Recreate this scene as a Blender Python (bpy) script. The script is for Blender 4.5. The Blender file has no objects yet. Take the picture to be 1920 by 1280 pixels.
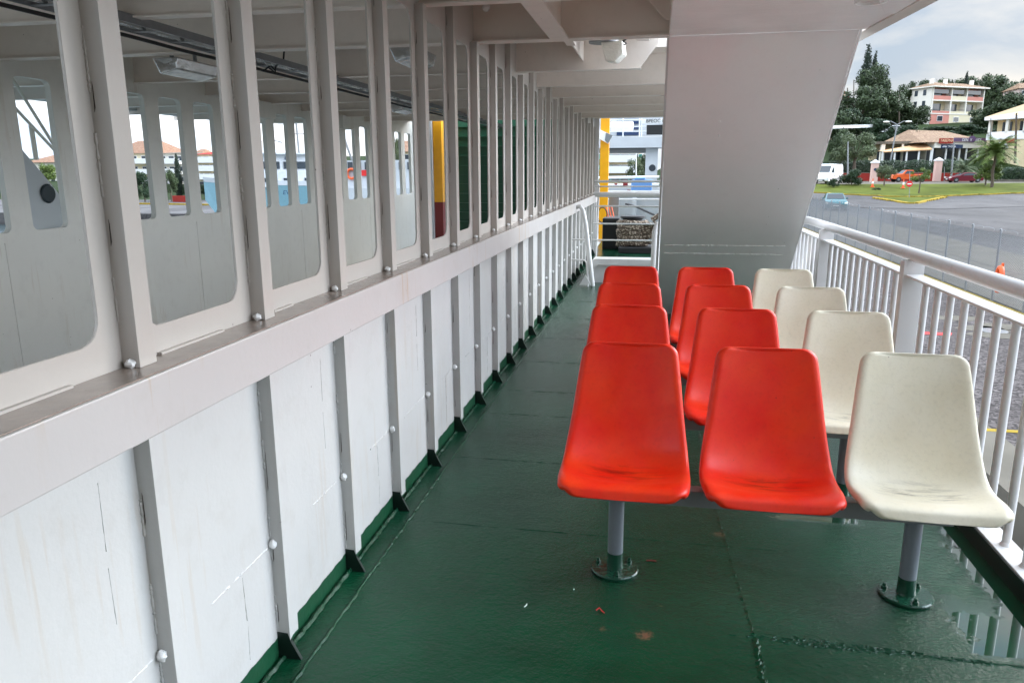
import bpy, bmesh, math, random
from mathutils import Vector, Matrix
random.seed(7)
S = bpy.context.scene
C = S.collection
R = math.radians
PI = math.pi

# ------------------------------------------------------------------ camera
F, PITCH, YAW, ROLL = 1407.5, .2235, .1864, -.0043
CAM = Vector((0, 0, 1.55))
fw = Vector((-math.sin(YAW)*math.cos(PITCH), math.cos(YAW)*math.cos(PITCH), -math.sin(PITCH)))
rt0 = Vector((math.cos(YAW), math.sin(YAW), 0)); up0 = rt0.cross(fw)
rt = rt0*math.cos(ROLL)+up0*math.sin(ROLL); up = up0*math.cos(ROLL)-rt0*math.sin(ROLL)
cd = bpy.data.cameras.new('camera'); cam = bpy.data.objects.new('camera', cd); C.objects.link(cam)
cd.sensor_width = 36; cd.lens = 36*F/1920; cd.clip_start = .05; cd.clip_end = 3000
m = Matrix((rt, up, -fw)).transposed().to_4x4(); m.translation = CAM
cam.matrix_world = m
S.camera = cam
def ray(px, py): return (fw*F+rt*(px-960)+up*(640-py)).normalized()
def at(px, py, Y): d = ray(px, py); return CAM+d*(Y/d.y)
def atz(px, py, z): d = ray(px, py); return CAM+d*((z-CAM.z)/d.z)

# ------------------------------------------------------------------ world, sun, exposure
SUN_EL, SUN_ROT = 20, 48      # a bright low patch of cloud ahead to the right
w = bpy.data.worlds.new('World'); S.world = w; w.use_nodes = True
nt = w.node_tree; nt.nodes.clear()
def N(t, typ, **k):
    n = t.nodes.new(typ)
    for a, b in k.items(): setattr(n, a, b)
    return n
out = N(nt, 'ShaderNodeOutputWorld'); bg = N(nt, 'ShaderNodeBackground')
sky = N(nt, 'ShaderNodeTexSky', sky_type='NISHITA', sun_disc=False, sun_elevation=R(SUN_EL), sun_rotation=R(SUN_ROT))
sky.altitude = 0; sky.air_density = 1; sky.dust_density = 2.5
tc = N(nt, 'ShaderNodeTexCoord'); mp = N(nt, 'ShaderNodeMapping'); mp.inputs['Scale'].default_value = (1, 1, 3.2)
nz = N(nt, 'ShaderNodeTexNoise'); nz.inputs['Scale'].default_value = 3.2; nz.inputs['Detail'].default_value = 7; nz.inputs['Roughness'].default_value = .55
nz.inputs['Distortion'].default_value = .35
rp = N(nt, 'ShaderNodeValToRGB'); rp.color_ramp.elements[0].position = .40; rp.color_ramp.elements[1].position = .62
rp.color_ramp.elements[0].color = (2.9, 3.8, 5.0, 1); rp.color_ramp.elements[1].color = (6.1, 6.15, 6.2, 1)
# overcast sky: the zenith is about three times as bright as the horizon
sp = N(nt, 'ShaderNodeSeparateXYZ')
zg = N(nt, 'ShaderNodeMapRange'); zg.inputs[1].default_value = .24; zg.inputs[2].default_value = .65; zg.inputs[3].default_value = 1.0; zg.inputs[4].default_value = 3.0
xg = N(nt, 'ShaderNodeMapRange'); xg.inputs[1].default_value = .25; xg.inputs[2].default_value = -.5; xg.inputs[3].default_value = 1.0; xg.inputs[4].default_value = 2.6
m1 = N(nt, 'ShaderNodeMath', operation='MULTIPLY'); m2 = N(nt, 'ShaderNodeMath', operation='MULTIPLY')
xh = N(nt, 'ShaderNodeMapRange'); xh.inputs[1].default_value = .50; xh.inputs[2].default_value = .85; xh.inputs[3].default_value = 1.0; xh.inputs[4].default_value = 10.0   # unseen bright sky band added abeam to light the deck
mx = N(nt, 'ShaderNodeMix', data_type='RGBA', blend_type='MIX'); mx.inputs[0].default_value = .88
ml = N(nt, 'ShaderNodeVectorMath', operation='SCALE')
L = nt.links.new
L(tc.outputs['Generated'], mp.inputs[0]); L(mp.outputs[0], nz.inputs[0]); L(nz.outputs[0], rp.inputs[0])
L(tc.outputs['Generated'], sp.inputs[0]); L(sp.outputs['Z'], zg.inputs[0]); L(sp.outputs['X'], xg.inputs[0])
L(zg.outputs[0], m1.inputs[0]); L(xg.outputs[0], m1.inputs[1])
L(sp.outputs['X'], xh.inputs[0]); L(m1.outputs[0], m2.inputs[0])
yg = N(nt, 'ShaderNodeMapRange'); yg.inputs[1].default_value = -.75; yg.inputs[2].default_value = .20; m3 = N(nt, 'ShaderNodeMath', operation='MULTIPLY_ADD')
L(sp.outputs['Y'], yg.inputs[0]); m4 = N(nt, 'ShaderNodeMath', operation='SUBTRACT'); m4.inputs[1].default_value = 1; L(xh.outputs[0], m4.inputs[0])
L(m4.outputs[0], m3.inputs[0]); L(yg.outputs[0], m3.inputs[1]); m3.inputs[2].default_value = .8; L(m3.outputs[0], m2.inputs[1])
L(rp.outputs[0], ml.inputs[0]); L(m2.outputs[0], ml.inputs['Scale'])
L(sky.outputs[0], mx.inputs[6]); L(ml.outputs[0], mx.inputs[7]); L(mx.outputs[2], bg.inputs[0]); L(bg.outputs[0], out.inputs[0])
bg.inputs[1].default_value = .10
sd = bpy.data.lights.new('sun', 'SUN'); so = bpy.data.objects.new('sun', sd); C.objects.link(so)
sd.energy = 1.0; sd.angle = R(28); sd.color = (1, .95, .88)
az = R(SUN_ROT)                 # sky sun_rotation is measured from +Y towards +X
sdir = Vector((math.sin(az)*math.cos(R(SUN_EL)), math.cos(az)*math.cos(R(SUN_EL)), math.sin(R(SUN_EL))))
so.rotation_euler = sdir.to_track_quat('Z', 'Y').to_euler()
S.render.engine = 'CYCLES'
S.view_settings.view_transform = 'Standard'; S.view_settings.look = 'None'
S.view_settings.exposure = 0.78; S.view_settings.gamma = 1
S.cycles.max_bounces = 12; S.cycles.diffuse_bounces = 8; S.cycles.glossy_bounces = 4; S.cycles.transparent_max_bounces = 16

# ------------------------------------------------------------------ object helpers
def tag(o, label=None, cat=None, group=None, kind=None):
    if label: o['label'] = label
    if cat: o['category'] = cat
    if group: o['group'] = group
    if kind: o['kind'] = kind
    return o
def thing(name, label, cat, loc=(0, 0, 0), group=None, kind=None, rz=0):
    o = bpy.data.objects.new(name, None); C.objects.link(o); o.location = loc; o.rotation_euler.z = rz
    o.empty_display_size = .1
    return tag(o, label, cat, group, kind)
class MB:
    def __init__(s): s.v = []; s.f = []; s.c = 0; s.mi = []
    def add(s, vs, fs):
        n = len(s.v); s.v += [tuple(x) for x in vs]; s.f += [tuple(i+n for i in f) for f in fs]; s.mi += [s.c]*len(fs); return s
    def box(s, a, b):
        x0, x1 = sorted((a[0], b[0])); y0, y1 = sorted((a[1], b[1])); z0, z1 = sorted((a[2], b[2]))
        return s.add([(x0,y0,z0),(x1,y0,z0),(x1,y1,z0),(x0,y1,z0),(x0,y0,z1),(x1,y0,z1),(x1,y1,z1),(x0,y1,z1)],
                     [(0,3,2,1),(4,5,6,7),(0,1,5,4),(1,2,6,5),(2,3,7,6),(3,0,4,7)])
    def prism(s, poly, d, caps=True):
        d = Vector(d); n = len(poly); vs = [Vector(p) for p in poly]; vs += [p+d for p in vs]
        fs = [(i, (i+1) % n, n+(i+1) % n, n+i) for i in range(n)]
        if caps: fs += [tuple(range(n-1, -1, -1)), tuple(range(n, 2*n))]
        return s.add(vs, fs)
    def tube(s, pts, r, seg=10, caps=True, closed=False):
        pts = [Vector(p) for p in pts]; n = len(pts)
        rr = r if isinstance(r, (list, tuple)) else [r]*n
        vs = []; prev = None
        for i, p in enumerate(pts):
            if closed: t = (pts[(i+1) % n]-pts[i-1])
            else: t = (pts[min(i+1, n-1)]-pts[max(i-1, 0)])
            t.normalize()
            if prev is None:
                u = t.cross(Vector((0, 0, 1)))
                if u.length < .1: u = t.cross(Vector((1, 0, 0)))
            else: u = prev-t*prev.dot(t)
            u.normalize(); prev = u; q = t.cross(u)
            vs += [p+(u*math.cos(2*PI*k/seg)+q*math.sin(2*PI*k/seg))*rr[i] for k in range(seg)]
        fs = []
        for i in range(n if closed else n-1):
            j = (i+1) % n
            fs += [(i*seg+k, i*seg+(k+1) % seg, j*seg+(k+1) % seg, j*seg+k) for k in range(seg)]
        if caps and not closed: fs += [tuple(range(seg-1, -1, -1)), tuple(range((n-1)*seg, n*seg))]
        return s.add(vs, fs)
    def lathe(s, prof, c=(0, 0, 0), seg=20, axis='z'):
        n = len(prof); vs = []
        for k in range(seg):
            a = 2*PI*k/seg
            for r, z in prof:
                p = (r*math.cos(a), r*math.sin(a), z)
                if axis == 'x': p = (p[2], p[0], p[1])
                if axis == 'y': p = (p[0], p[2], p[1])
                vs.append((p[0]+c[0], p[1]+c[1], p[2]+c[2]))
        fs = []
        for k in range(seg):
            j = (k+1) % seg
            fs += [(k*n+i, j*n+i, j*n+i+1, k*n+i+1) for i in range(n-1)]
        return s.add(vs, fs)
    def blob(s, c, r, seg=10, jit=.12):
        prof = []
        vs = []; rings = 6
        for i in range(rings+1):
            th = PI*i/rings
            for k in range(seg):
                a = 2*PI*k/seg; q = 1+random.uniform(-jit, jit)
                rx, ry, rz_ = r if isinstance(r, (tuple, list)) else (r, r, r)
                vs.append((c[0]+rx*q*math.sin(th)*math.cos(a), c[1]+ry*q*math.sin(th)*math.sin(a), c[2]+rz_*q*math.cos(th)))
        fs = [(i*seg+k, (i+1)*seg+k, (i+1)*seg+(k+1) % seg, i*seg+(k+1) % seg) for i in range(rings) for k in range(seg)]
        return s.add(vs, fs)
    def build(s, name, mat, parent=None, smooth=False, bevel=0, fixn=True):
        me = bpy.data.meshes.new(name); off = Vector(parent_world(parent)) if parent else Vector((0, 0, 0))
        me.from_pydata([tuple(Vector(v)-off) for v in s.v], [], s.f)
        if fixn:
            b = bmesh.new(); b.from_mesh(me); bmesh.ops.recalc_face_normals(b, faces=b.faces); b.to_mesh(me); b.free()
        if len(s.mi) == len(me.polygons) and any(s.mi):
            for p, k in zip(me.polygons, s.mi): p.material_index = k
        me.update()
        if smooth:
            for p in me.polygons: p.use_smooth = True
        o = bpy.data.objects.new(name, me); C.objects.link(o)
        for q in (mat if isinstance(mat, list) else [mat]): me.materials.append(q)
        if parent: o.parent = parent
        if bevel:
            md = o.modifiers.new('bevel', 'BEVEL'); md.width = bevel; md.segments = 2; md.limit_method = 'ANGLE'; md.angle_limit = R(40)
            md.harden_normals = False
        if smooth:
            try: me.set_sharp_from_angle(angle=R(42))
            except Exception: pass
        return o
def parent_world(p):
    v = Vector((0, 0, 0))
    while p: v += p.location; p = p.parent
    return v
def kids(o): return [c for c in bpy.data.objects if c.parent == o]
def copy_tree(o, parent=None, kd=None):
    c = o.copy(); C.objects.link(c)
    if parent: c.parent = parent
    for ch in (kids(o) if kd is None else kd.get(o, [])): copy_tree(ch, c, kd)
    return c
def text_mb(body, size, ext=.01):
    cu = bpy.data.curves.new('t', 'FONT'); cu.body = body; cu.size = size; cu.extrude = ext; cu.align_x = 'LEFT'
    o = bpy.data.objects.new('t', cu); C.objects.link(o); dg = bpy.context.evaluated_depsgraph_get()
    me = bpy.data.meshes.new_from_object(o.evaluated_get(dg)); mb = MB()
    mb.add([v.co.copy() for v in me.vertices], [tuple(p.vertices) for p in me.polygons])
    bpy.data.objects.remove(o); bpy.data.meshes.remove(me); return mb

# ------------------------------------------------------------------ materials
def mat_new(name):
    mt = bpy.data.materials.new(name); mt.use_nodes = True
    t = mt.node_tree; b = t.nodes['Principled BSDF']; return mt, t, b
def simple(name, col, rough=.5, metal=0, var=.12, scale=8, bump=0, bscale=60, spec=.5, obj=True):
    mt, t, b = mat_new(name)
    tcn = N(t, 'ShaderNodeTexCoord'); n = N(t, 'ShaderNodeTexNoise'); n.inputs['Scale'].default_value = scale; n.inputs['Detail'].default_value = 5
    mr = N(t, 'ShaderNodeMapRange'); mr.inputs[3].default_value = 1-var; mr.inputs[4].default_value = 1+var
    vm = N(t, 'ShaderNodeVectorMath', operation='SCALE'); vm.inputs[0].default_value = col[:3]
    t.links.new(tcn.outputs['Object'], n.inputs[0]); t.links.new(n.outputs[0], mr.inputs[0]); t.links.new(mr.outputs[0], vm.inputs['Scale'])
    t.links.new(vm.outputs[0], b.inputs['Base Color'])
    b.inputs['Roughness'].default_value = rough; b.inputs['Metallic'].default_value = metal; b.inputs['Specular IOR Level'].default_value = spec
    if bump:
        n2 = N(t, 'ShaderNodeTexNoise'); n2.inputs['Scale'].default_value = bscale; n2.inputs['Detail'].default_value = 4
        bp = N(t, 'ShaderNodeBump'); bp.inputs['Strength'].default_value = bump; bp.inputs['Distance'].default_value = .01
        t.links.new(tcn.outputs['Object'], n2.inputs[0]); t.links.new(n2.outputs[0], bp.inputs['Height']); t.links.new(bp.outputs[0], b.inputs['Normal'])
    return mt
def gpos(t):
    g = N(t, 'ShaderNodeNewGeometry'); return g
def math_(t, op, a, b=None, c=None, clamp=False):
    n = N(t, 'ShaderNodeMath', operation=op); n.use_clamp = clamp
    for i, v in enumerate((a, b, c)):
        if v is None: continue
        if isinstance(v, (int, float)): n.inputs[i].default_value = v
        else: t.links.new(v, n.inputs[i])
    return n.outputs[0]
def noise_(t, vec, scale, detail=4, rough=.5, dist=0, dim='3D'):
    n = N(t, 'ShaderNodeTexNoise'); n.inputs['Scale'].default_value = scale; n.inputs['Detail'].default_value = detail
    n.inputs['Roughness'].default_value = rough; n.inputs['Distortion'].default_value = dist
    t.links.new(vec, n.inputs['Vector']); return n.outputs[0]
def mapr(t, v, a, b, c=0., d=1.):
    n = N(t, 'ShaderNodeMapRange'); t.links.new(v, n.inputs[0])
    for i, x in enumerate((a, b, c, d)): n.inputs[i+1].default_value = x
    return n.outputs[0]
def mixc(t, f, a, b):
    n = N(t, 'ShaderNodeMix', data_type='RGBA')
    if isinstance(f, (int, float)): n.inputs[0].default_value = f
    else: t.links.new(f, n.inputs[0])
    for i, v in ((6, a), (7, b)):
        if isinstance(v, tuple): n.inputs[i].default_value = (*v[:3], 1)
        else: t.links.new(v, n.inputs[i])
    return n.outputs[2]
def scalev(t, vec, s):
    n = N(t, 'ShaderNodeMapping'); n.inputs['Scale'].default_value = s; t.links.new(vec, n.inputs[0]); return n.outputs[0]
def sep(t, vec):
    n = N(t, 'ShaderNodeSeparateXYZ'); t.links.new(vec, n.inputs[0]); return n.outputs

def ship_paint(name, col=(.70, .685, .66), rough=.32, bump=.12, dirt=.5, streak=0., boot=False, stopdirt=False):
    """thick brush-painted ship steel in world coordinates"""
    mt, t, b = mat_new(name); g = gpos(t); P = g.outputs['Position']
    big = mapr(t, noise_(t, P, 1.1, 2), .3, .7, .97, 1.03)
    vm = N(t, 'ShaderNodeVectorMath', operation='SCALE'); vm.inputs[0].default_value = col; t.links.new(big, vm.inputs['Scale']); c = vm.outputs[0]
    # small dark specks and grime
    vo = N(t, 'ShaderNodeTexVoronoi'); vo.inputs['Scale'].default_value = 14; t.links.new(P, vo.inputs['Vector'])
    spk = mapr(t, vo.outputs['Distance'], .035, .06, 1, 0)
    gate = mapr(t, noise_(t, P, 5, 2), .56, .60)
    c = mixc(t, math_(t, 'MULTIPLY', math_(t, 'MULTIPLY', spk, gate), .75), c, (.10, .07, .05))
    sm = mapr(t, noise_(t, P, 9, 6, .65), .52, .72)
    c = mixc(t, math_(t, 'MULTIPLY', sm, .16*dirt), c, (.30, .26, .21))
    if streak:                                         # rust and dirt runs, thin in Y and long in Z
        st = noise_(t, scalev(t, P, (30, 30, 1.6)), 1, 3, .6)
        st2 = mapr(t, st, .56, .64); st3 = mapr(t, noise_(t, P, 1.7, 2), .46, .6)
        c = mixc(t, math_(t, 'MULTIPLY', math_(t, 'MULTIPLY', st2, st3), .42*streak), c, (.40, .27, .14))
    rr = mapr(t, noise_(t, P, 3, 3), .3, .7, rough-.03, rough+.07)
    if boot:                                           # green painted foot of the bulkhead, with an uneven brushed edge
        s = sep(t, P); edge = math_(t, 'MULTIPLY_ADD', noise_(t, P, 14, 3), .024, .062)
        f = math_(t, 'LESS_THAN', s[2], edge)
        c = mixc(t, f, c, (.008, .058, .026))
    t.links.new(c, b.inputs['Base Color']); t.links.new(rr, b.inputs['Roughness'])
    h = math_(t, 'ADD', math_(t, 'ADD', math_(t, 'MULTIPLY', noise_(t, P, 55, 3), .35), noise_(t, P, 5, 2)), math_(t, 'MULTIPLY', noise_(t, scalev(t, P, (1, 1, .5)), 2.4, 2), 3.5))
    bp = N(t, 'ShaderNodeBump'); bp.inputs['Strength'].default_value = bump; bp.inputs['Distance'].default_value = .012
    t.links.new(h, bp.inputs['Height']); t.links.new(bp.outputs[0], b.inputs['Normal'])
    return mt
M = {}
M['paint'] = ship_paint('warm_shaded_upper_paint', (.47, .43, .39))  # same white paint as the lower wall, dim warm light put into its colour
M['paint_low'] = ship_paint('white_lower_bulkhead_paint', (.485, .475, .455), .34, .2, .9, .5, boot=True)
M['paint_ledge'] = ship_paint('stained_ledge_paint', (.46, .428, .408), .36, .12, 1.0, 1.6)
M['paint_in'] = ship_paint('white_car_deck_paint', (.74, .725, .665), .42, .10, .6, .4)
M['paint_ceil'] = ship_paint('warm_lit_ceiling_paint', (.76, .69, .62), .38, .10, .8)  # white paint too, the warm light overhead tinted into the colour
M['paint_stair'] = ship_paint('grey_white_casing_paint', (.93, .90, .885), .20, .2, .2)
M['paint_rail'] = ship_paint('white_rail_paint', (.62, .605, .59), .30, .10, .5, .5)
M['paint_far'] = simple('far_white_paint', (.50, .52, .54), .5, var=.15, scale=1.5)
M['grime'] = simple('ledge_top_grime', (.27, .225, .19), .2, var=.35, scale=9, bump=.15, bscale=30)
M['weld'] = simple('weld_blob_paint', (.86, .85, .83), .3, bump=.4, bscale=120)
M['gap'] = simple('rusty_weld_gap', (.05, .035, .025), .8)
M['bootblack'] = simple('black_green_foot_paint', (.003, .012, .008), .45)
M['dark'] = simple('black_rubber', (.012, .012, .013), .55)
M['galv'] = simple('galvanised_steel', (.24, .25, .26), .45, .5, var=.2, scale=20)
M['alu'] = simple('wrapping_foil', (.62, .63, .63), .22, .85, var=.3, scale=22, bump=.9, bscale=14)
M['yellow'] = simple('yellow_paint', (.80, .35, .003), .4)
M['maroon'] = simple('dark_red_paint', (.20, .012, .012), .45)
M['green_ramp'] = simple('green_ramp_paint', (.012, .085, .042), .4, var=.25, scale=3)
M['bluegrey'] = simple('blue_grey_post', (.17, .19, .21), .35, var=.08, scale=14, bump=.08)
M['bar'] = simple('grey_bench_bar', (.20, .205, .21), .3)
M['green_paint'] = simple('dark_green_gloss', (.008, .05, .028), .13, var=.25, scale=18, bump=.35, bscale=50)
M['lamp_glass'] = simple('ribbed_lamp_glass', (.78, .76, .68), .2, bump=.5, bscale=60)
M['rope'] = simple('beige_mooring_rope', (.40, .32, .24), .9, var=.4, scale=45, bump=1, bscale=50)
M['tarp'] = simple('blue_tarpaulin', (.10, .22, .45), .6, bump=.5, bscale=6)
M['navy'] = simple('navy_glass', (.012, .035, .10), .15)
M['glass'] = simple('dark_window_glass', (.035, .045, .055), .12)
M['orange'] = simple('orange_paint', (.75, .11, .02), .5)
M['redpl'] = simple('sign_red', (.65, .02, .02), .5)
M['white'] = simple('plain_white_paint', (.80, .80, .79), .5, var=.06)

def plastic(name, col, dark, fade):
    mt, t, b = mat_new(name); tcn = N(t, 'ShaderNodeTexCoord'); P = tcn.outputs['Object']
    oi = N(t, 'ShaderNodeObjectInfo')
    ad = N(t, 'ShaderNodeVectorMath', operation='ADD'); t.links.new(P, ad.inputs[0])
    cb = N(t, 'ShaderNodeCombineXYZ'); t.links.new(math_(t, 'MULTIPLY', oi.outputs['Random'], 37.), cb.inputs[0]); t.links.new(cb.outputs[0], ad.inputs[1]); Q = ad.outputs[0]
    c = mixc(t, mapr(t, noise_(t, Q, 5, 5, .6), .35, .7), col, fade)
    c = mixc(t, math_(t, 'MULTIPLY', mapr(t, noise_(t, Q, 70, 3), .5, .8), .10), c, dark)      # pebble grain
    # worn patch where people sit, just in front of the backrest
    s = sep(t, P)
    dx = math_(t, 'DIVIDE', s[0], .15); dy = math_(t, 'DIVIDE', math_(t, 'SUBTRACT', s[1], .02), .075); dz = math_(t, 'DIVIDE', math_(t, 'SUBTRACT', s[2], .41), .06)
    d = math_(t, 'ADD', math_(t, 'ADD', math_(t, 'MULTIPLY', dx, dx), math_(t, 'MULTIPLY', dy, dy)), math_(t, 'MULTIPLY', dz, dz))
    wear = mapr(t, d, .1, 1.6, 1, 0)
    scr = mapr(t, noise_(t, scalev(t, Q, (7, 46, 20)), 1, 5, .7, .6), .48, .66)
    c = mixc(t, math_(t, 'MULTIPLY', math_(t, 'MULTIPLY', wear, scr), .72), c, dark)
    vo = N(t, 'ShaderNodeTexVoronoi'); vo.inputs['Scale'].default_value = 17; t.links.new(Q, vo.inputs['Vector'])
    spk = math_(t, 'MULTIPLY', mapr(t, vo.outputs['Distance'], .03, .05, 1, 0), mapr(t, noise_(t, Q, 6, 2), .60, .62))
    c = mixc(t, math_(t, 'MULTIPLY', spk, .7), c, dark)
    t.links.new(c, b.inputs['Base Color'])
    t.links.new(mapr(t, noise_(t, Q, 12, 4), .3, .7, .30, .46), b.inputs['Roughness']); b.inputs['Specular IOR Level'].default_value = .42
    bp = N(t, 'ShaderNodeBump'); bp.inputs['Strength'].default_value = .22; bp.inputs['Distance'].default_value = .002
    t.links.new(noise_(t, Q, 260, 2), bp.inputs['Height']); t.links.new(bp.outputs[0], b.inputs['Normal'])
    return mt
M['seat_red'] = plastic('red_seat_plastic', (.70, .013, .003), (.035, .004, .003), (.76, .040, .006))
M['seat_cream'] = plastic('cream_seat_plastic', (.74, .67, .50), (.09, .06, .035), (.80, .74, .59))

def deck_material():
    mt, t, b = mat_new('wet_green_deck_paint'); P = gpos(t).outputs['Position']; s = sep(t, P); x, y = s[0], s[1]
    n1 = noise_(t, P, 1.1, 5, .6, .3); n2 = noise_(t, P, 7, 5, .6)
    c = mixc(t, mapr(t, n1, .35, .68), (.0012, .026, .010), (.004, .060, .026))
    c = mixc(t, math_(t, 'MULTIPLY', mapr(t, n2, .5, .75), .35), c, (.009, .036, .023))
    pa = mapr(t, math_(t, 'ADD', y, math_(t, 'MULTIPLY', noise_(t, P, 1.5, 3), .5)), 3.12, 3.16); c = mixc(t, math_(t, 'MULTIPLY', pa, .30), c, (.013, .046, .030))
    # worn rust patches
    sc = mapr(t, noise_(t, P, 3.1, 6, .7), .67, .72); sc2 = mapr(t, noise_(t, P, 22, 4, .7), .45, .6)
    c = mixc(t, math_(t, 'MULTIPLY', math_(t, 'MULTIPLY', sc, sc2), .7), c, (.16, .07, .04))
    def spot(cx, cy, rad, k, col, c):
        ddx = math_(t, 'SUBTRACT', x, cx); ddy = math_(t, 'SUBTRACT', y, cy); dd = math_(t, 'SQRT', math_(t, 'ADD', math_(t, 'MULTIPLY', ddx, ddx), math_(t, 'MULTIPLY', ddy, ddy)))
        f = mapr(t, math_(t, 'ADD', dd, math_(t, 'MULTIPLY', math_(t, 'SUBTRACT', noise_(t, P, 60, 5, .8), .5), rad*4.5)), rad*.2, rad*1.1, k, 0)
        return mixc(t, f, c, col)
    for cx, cy, rad, k in ((.02, 2.325, .030, .75), (-.125, 2.337, .014, .45), (.33, 3.12, .03, .3), (-.75, 1.9, .02, .3)): c = spot(cx, cy, rad, k, (.20, .085, .05), c)
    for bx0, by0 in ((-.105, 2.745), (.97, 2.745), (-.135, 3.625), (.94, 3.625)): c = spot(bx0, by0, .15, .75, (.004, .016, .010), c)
    t.links.new(c, b.inputs['Base Color'])
    # standing water along the outer side, rim broken up by noise
    wob = math_(t, 'MULTIPLY', math_(t, 'SUBTRACT', noise_(t, P, 9, 7, .75), .5), .30)
    def box(x0, x1, y0, y1, soft=.03):
        a = mapr(t, math_(t, 'ADD', x, wob), x0, x0+soft); b_ = mapr(t, x, x1, x1+soft, 1, 0)
        e = mapr(t, math_(t, 'ADD', y, math_(t, 'MULTIPLY', wob, .25)), y0, y0+soft); f_ = mapr(t, math_(t, 'ADD', y, wob), y1, y1+.15, 1, 0)
        return math_(t, 'MULTIPLY', math_(t, 'MULTIPLY', a, b_), math_(t, 'MULTIPLY', e, f_))
    pud = box(1.06, 1.45, 2.385, 2.66)
    pud = math_(t, 'MAXIMUM', pud, box(1.25, 1.45, 2.5, 9.))
    pud = math_(t, 'MAXIMUM', pud, box(.55, .95, 3.3, 3.8))
    wet = mapr(t, math_(t, 'ADD', noise_(t, P, 1.7, 4, .6), math_(t, 'MULTIPLY', x, .13)), .37, .52)
    r0 = mapr(t, wet, 0, 1, .17, .05)
    rg = math_(t, 'ADD', r0, mapr(t, noise_(t, P, 30, 3), .4, .7, -.03, .06))
    rg = math_(t, 'ADD', math_(t, 'MULTIPLY', rg, math_(t, 'SUBTRACT', 1., pud)), math_(t, 'MULTIPLY', pud, .012))
    t.links.new(rg, b.inputs['Roughness'])
    h = math_(t, 'ADD', math_(t, 'MULTIPLY', noise_(t, P, 48, 5, .7), 1.25), math_(t, 'MULTIPLY', noise_(t, P, 14, 3), .9))
    h = math_(t, 'ADD', h, math_(t, 'MULTIPLY', noise_(t, P, 2.2, 2), 1.6))
    h = math_(t, 'ADD', math_(t, 'MULTIPLY', h, math_(t, 'SUBTRACT', 1., pud)), math_(t, 'MULTIPLY', pud, 2.3))
    bp = N(t, 'ShaderNodeBump'); bp.inputs['Strength'].default_value = .5; bp.inputs['Distance'].default_value = .006
    t.links.new(h, bp.inputs['Height']); t.links.new(bp.outputs[0], b.inputs['Normal'])
    t.links.new(math_(t, 'MULTIPLY_ADD', pud, .65, .32), b.inputs['Specular IOR Level'])
    b.inputs['Coat Weight'].default_value = .0
    return mt
M['deck'] = deck_material()
def gravel(name, a, b_, c_, sc=28):
    mt, t, b = mat_new(name); P = gpos(t).outputs['Position']
    vo = N(t, 'ShaderNodeTexVoronoi'); vo.inputs['Scale'].default_value = sc; t.links.new(P, vo.inputs['Vector'])
    v2 = N(t, 'ShaderNodeSeparateColor'); t.links.new(vo.outputs['Color'], v2.inputs[0])
    c = mixc(t, mapr(t, v2.outputs[0], .2, .9), a, b_)
    c = mixc(t, mapr(t, noise_(t, P, .6, 5, .6), .4, .7), c, c_)
    t.links.new(c, b.inputs['Base Color']); b.inputs['Roughness'].default_value = .75
    return mt
M['quay'] = gravel('pink_grey_chip_asphalt', (.022, .019, .019), (.165, .143, .138), (.066, .057, .055), 22)
M['concrete'] = simple('pale_concrete', (.135, .122, .10), .8, var=.4, scale=1.2, bump=.3, bscale=5)
M['asphalt'] = simple('worn_grey_asphalt', (.085, .086, .092), .6, var=.25, scale=.25, bump=.2, bscale=8)
M['kerb_yellow'] = simple('yellow_kerb_paint', (.30, .21, .03), .8, var=.6, scale=2.5)
M['lawn'] = simple('short_grass', (.082, .098, .016), .9, var=.6, scale=.5, bump=.5, bscale=4)
M['hill'] = simple('hillside_scrub', (.022, .036, .012), .95, var=.6, scale=.12, bump=.5, bscale=1.2)
M['water'] = simple('harbour_water', (.04, .07, .075), .12, var=.1, scale=.3, bump=.3, bscale=2)
M['redwall'] = simple('dark_red_wall', (.28, .035, .028), .8, var=.2, scale=1)
M['pinkpillar'] = simple('pale_pink_pillar', (.62, .42, .36), .8)
for k_m in ('quay', 'concrete', 'lawn', 'hill', 'kerb_yellow', 'redwall'): M[k_m].node_tree.nodes['Principled BSDF'].inputs['Specular IOR Level'].default_value = .08
def asphalt_mat(name, base):
    mt, t, b = mat_new(name); P = gpos(t).outputs['Position']
    c = mixc(t, mapr(t, noise_(t, scalev(t, P, (.12, .05, 1)), 1, 5, .65, .4), .35, .65), tuple(x*.62 for x in base), tuple(x*1.25 for x in base))
    c = mixc(t, math_(t, 'MULTIPLY', mapr(t, noise_(t, P, 6, 4), .5, .8), .4), c, tuple(x*1.8 for x in base))
    n_ = noise_(t, scalev(t, P, (.35, .16, 1)), 1, 3, .6, 1.2); cr = math_(t, 'ABSOLUTE', math_(t, 'SUBTRACT', n_, .5))
    c = mixc(t, mapr(t, cr, .0, .006, .8, 0), c, (.02, .02, .022))
    t.links.new(c, b.inputs['Base Color']); t.links.new(mapr(t, noise_(t, scalev(t, P, (.2, .07, 1)), 1, 4), .4, .6, .8, .5), b.inputs['Roughness']); b.inputs['Specular IOR Level'].default_value = .08; return mt
M['asphalt'] = asphalt_mat('worn_cracked_asphalt', (.088, .083, .082))
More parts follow.
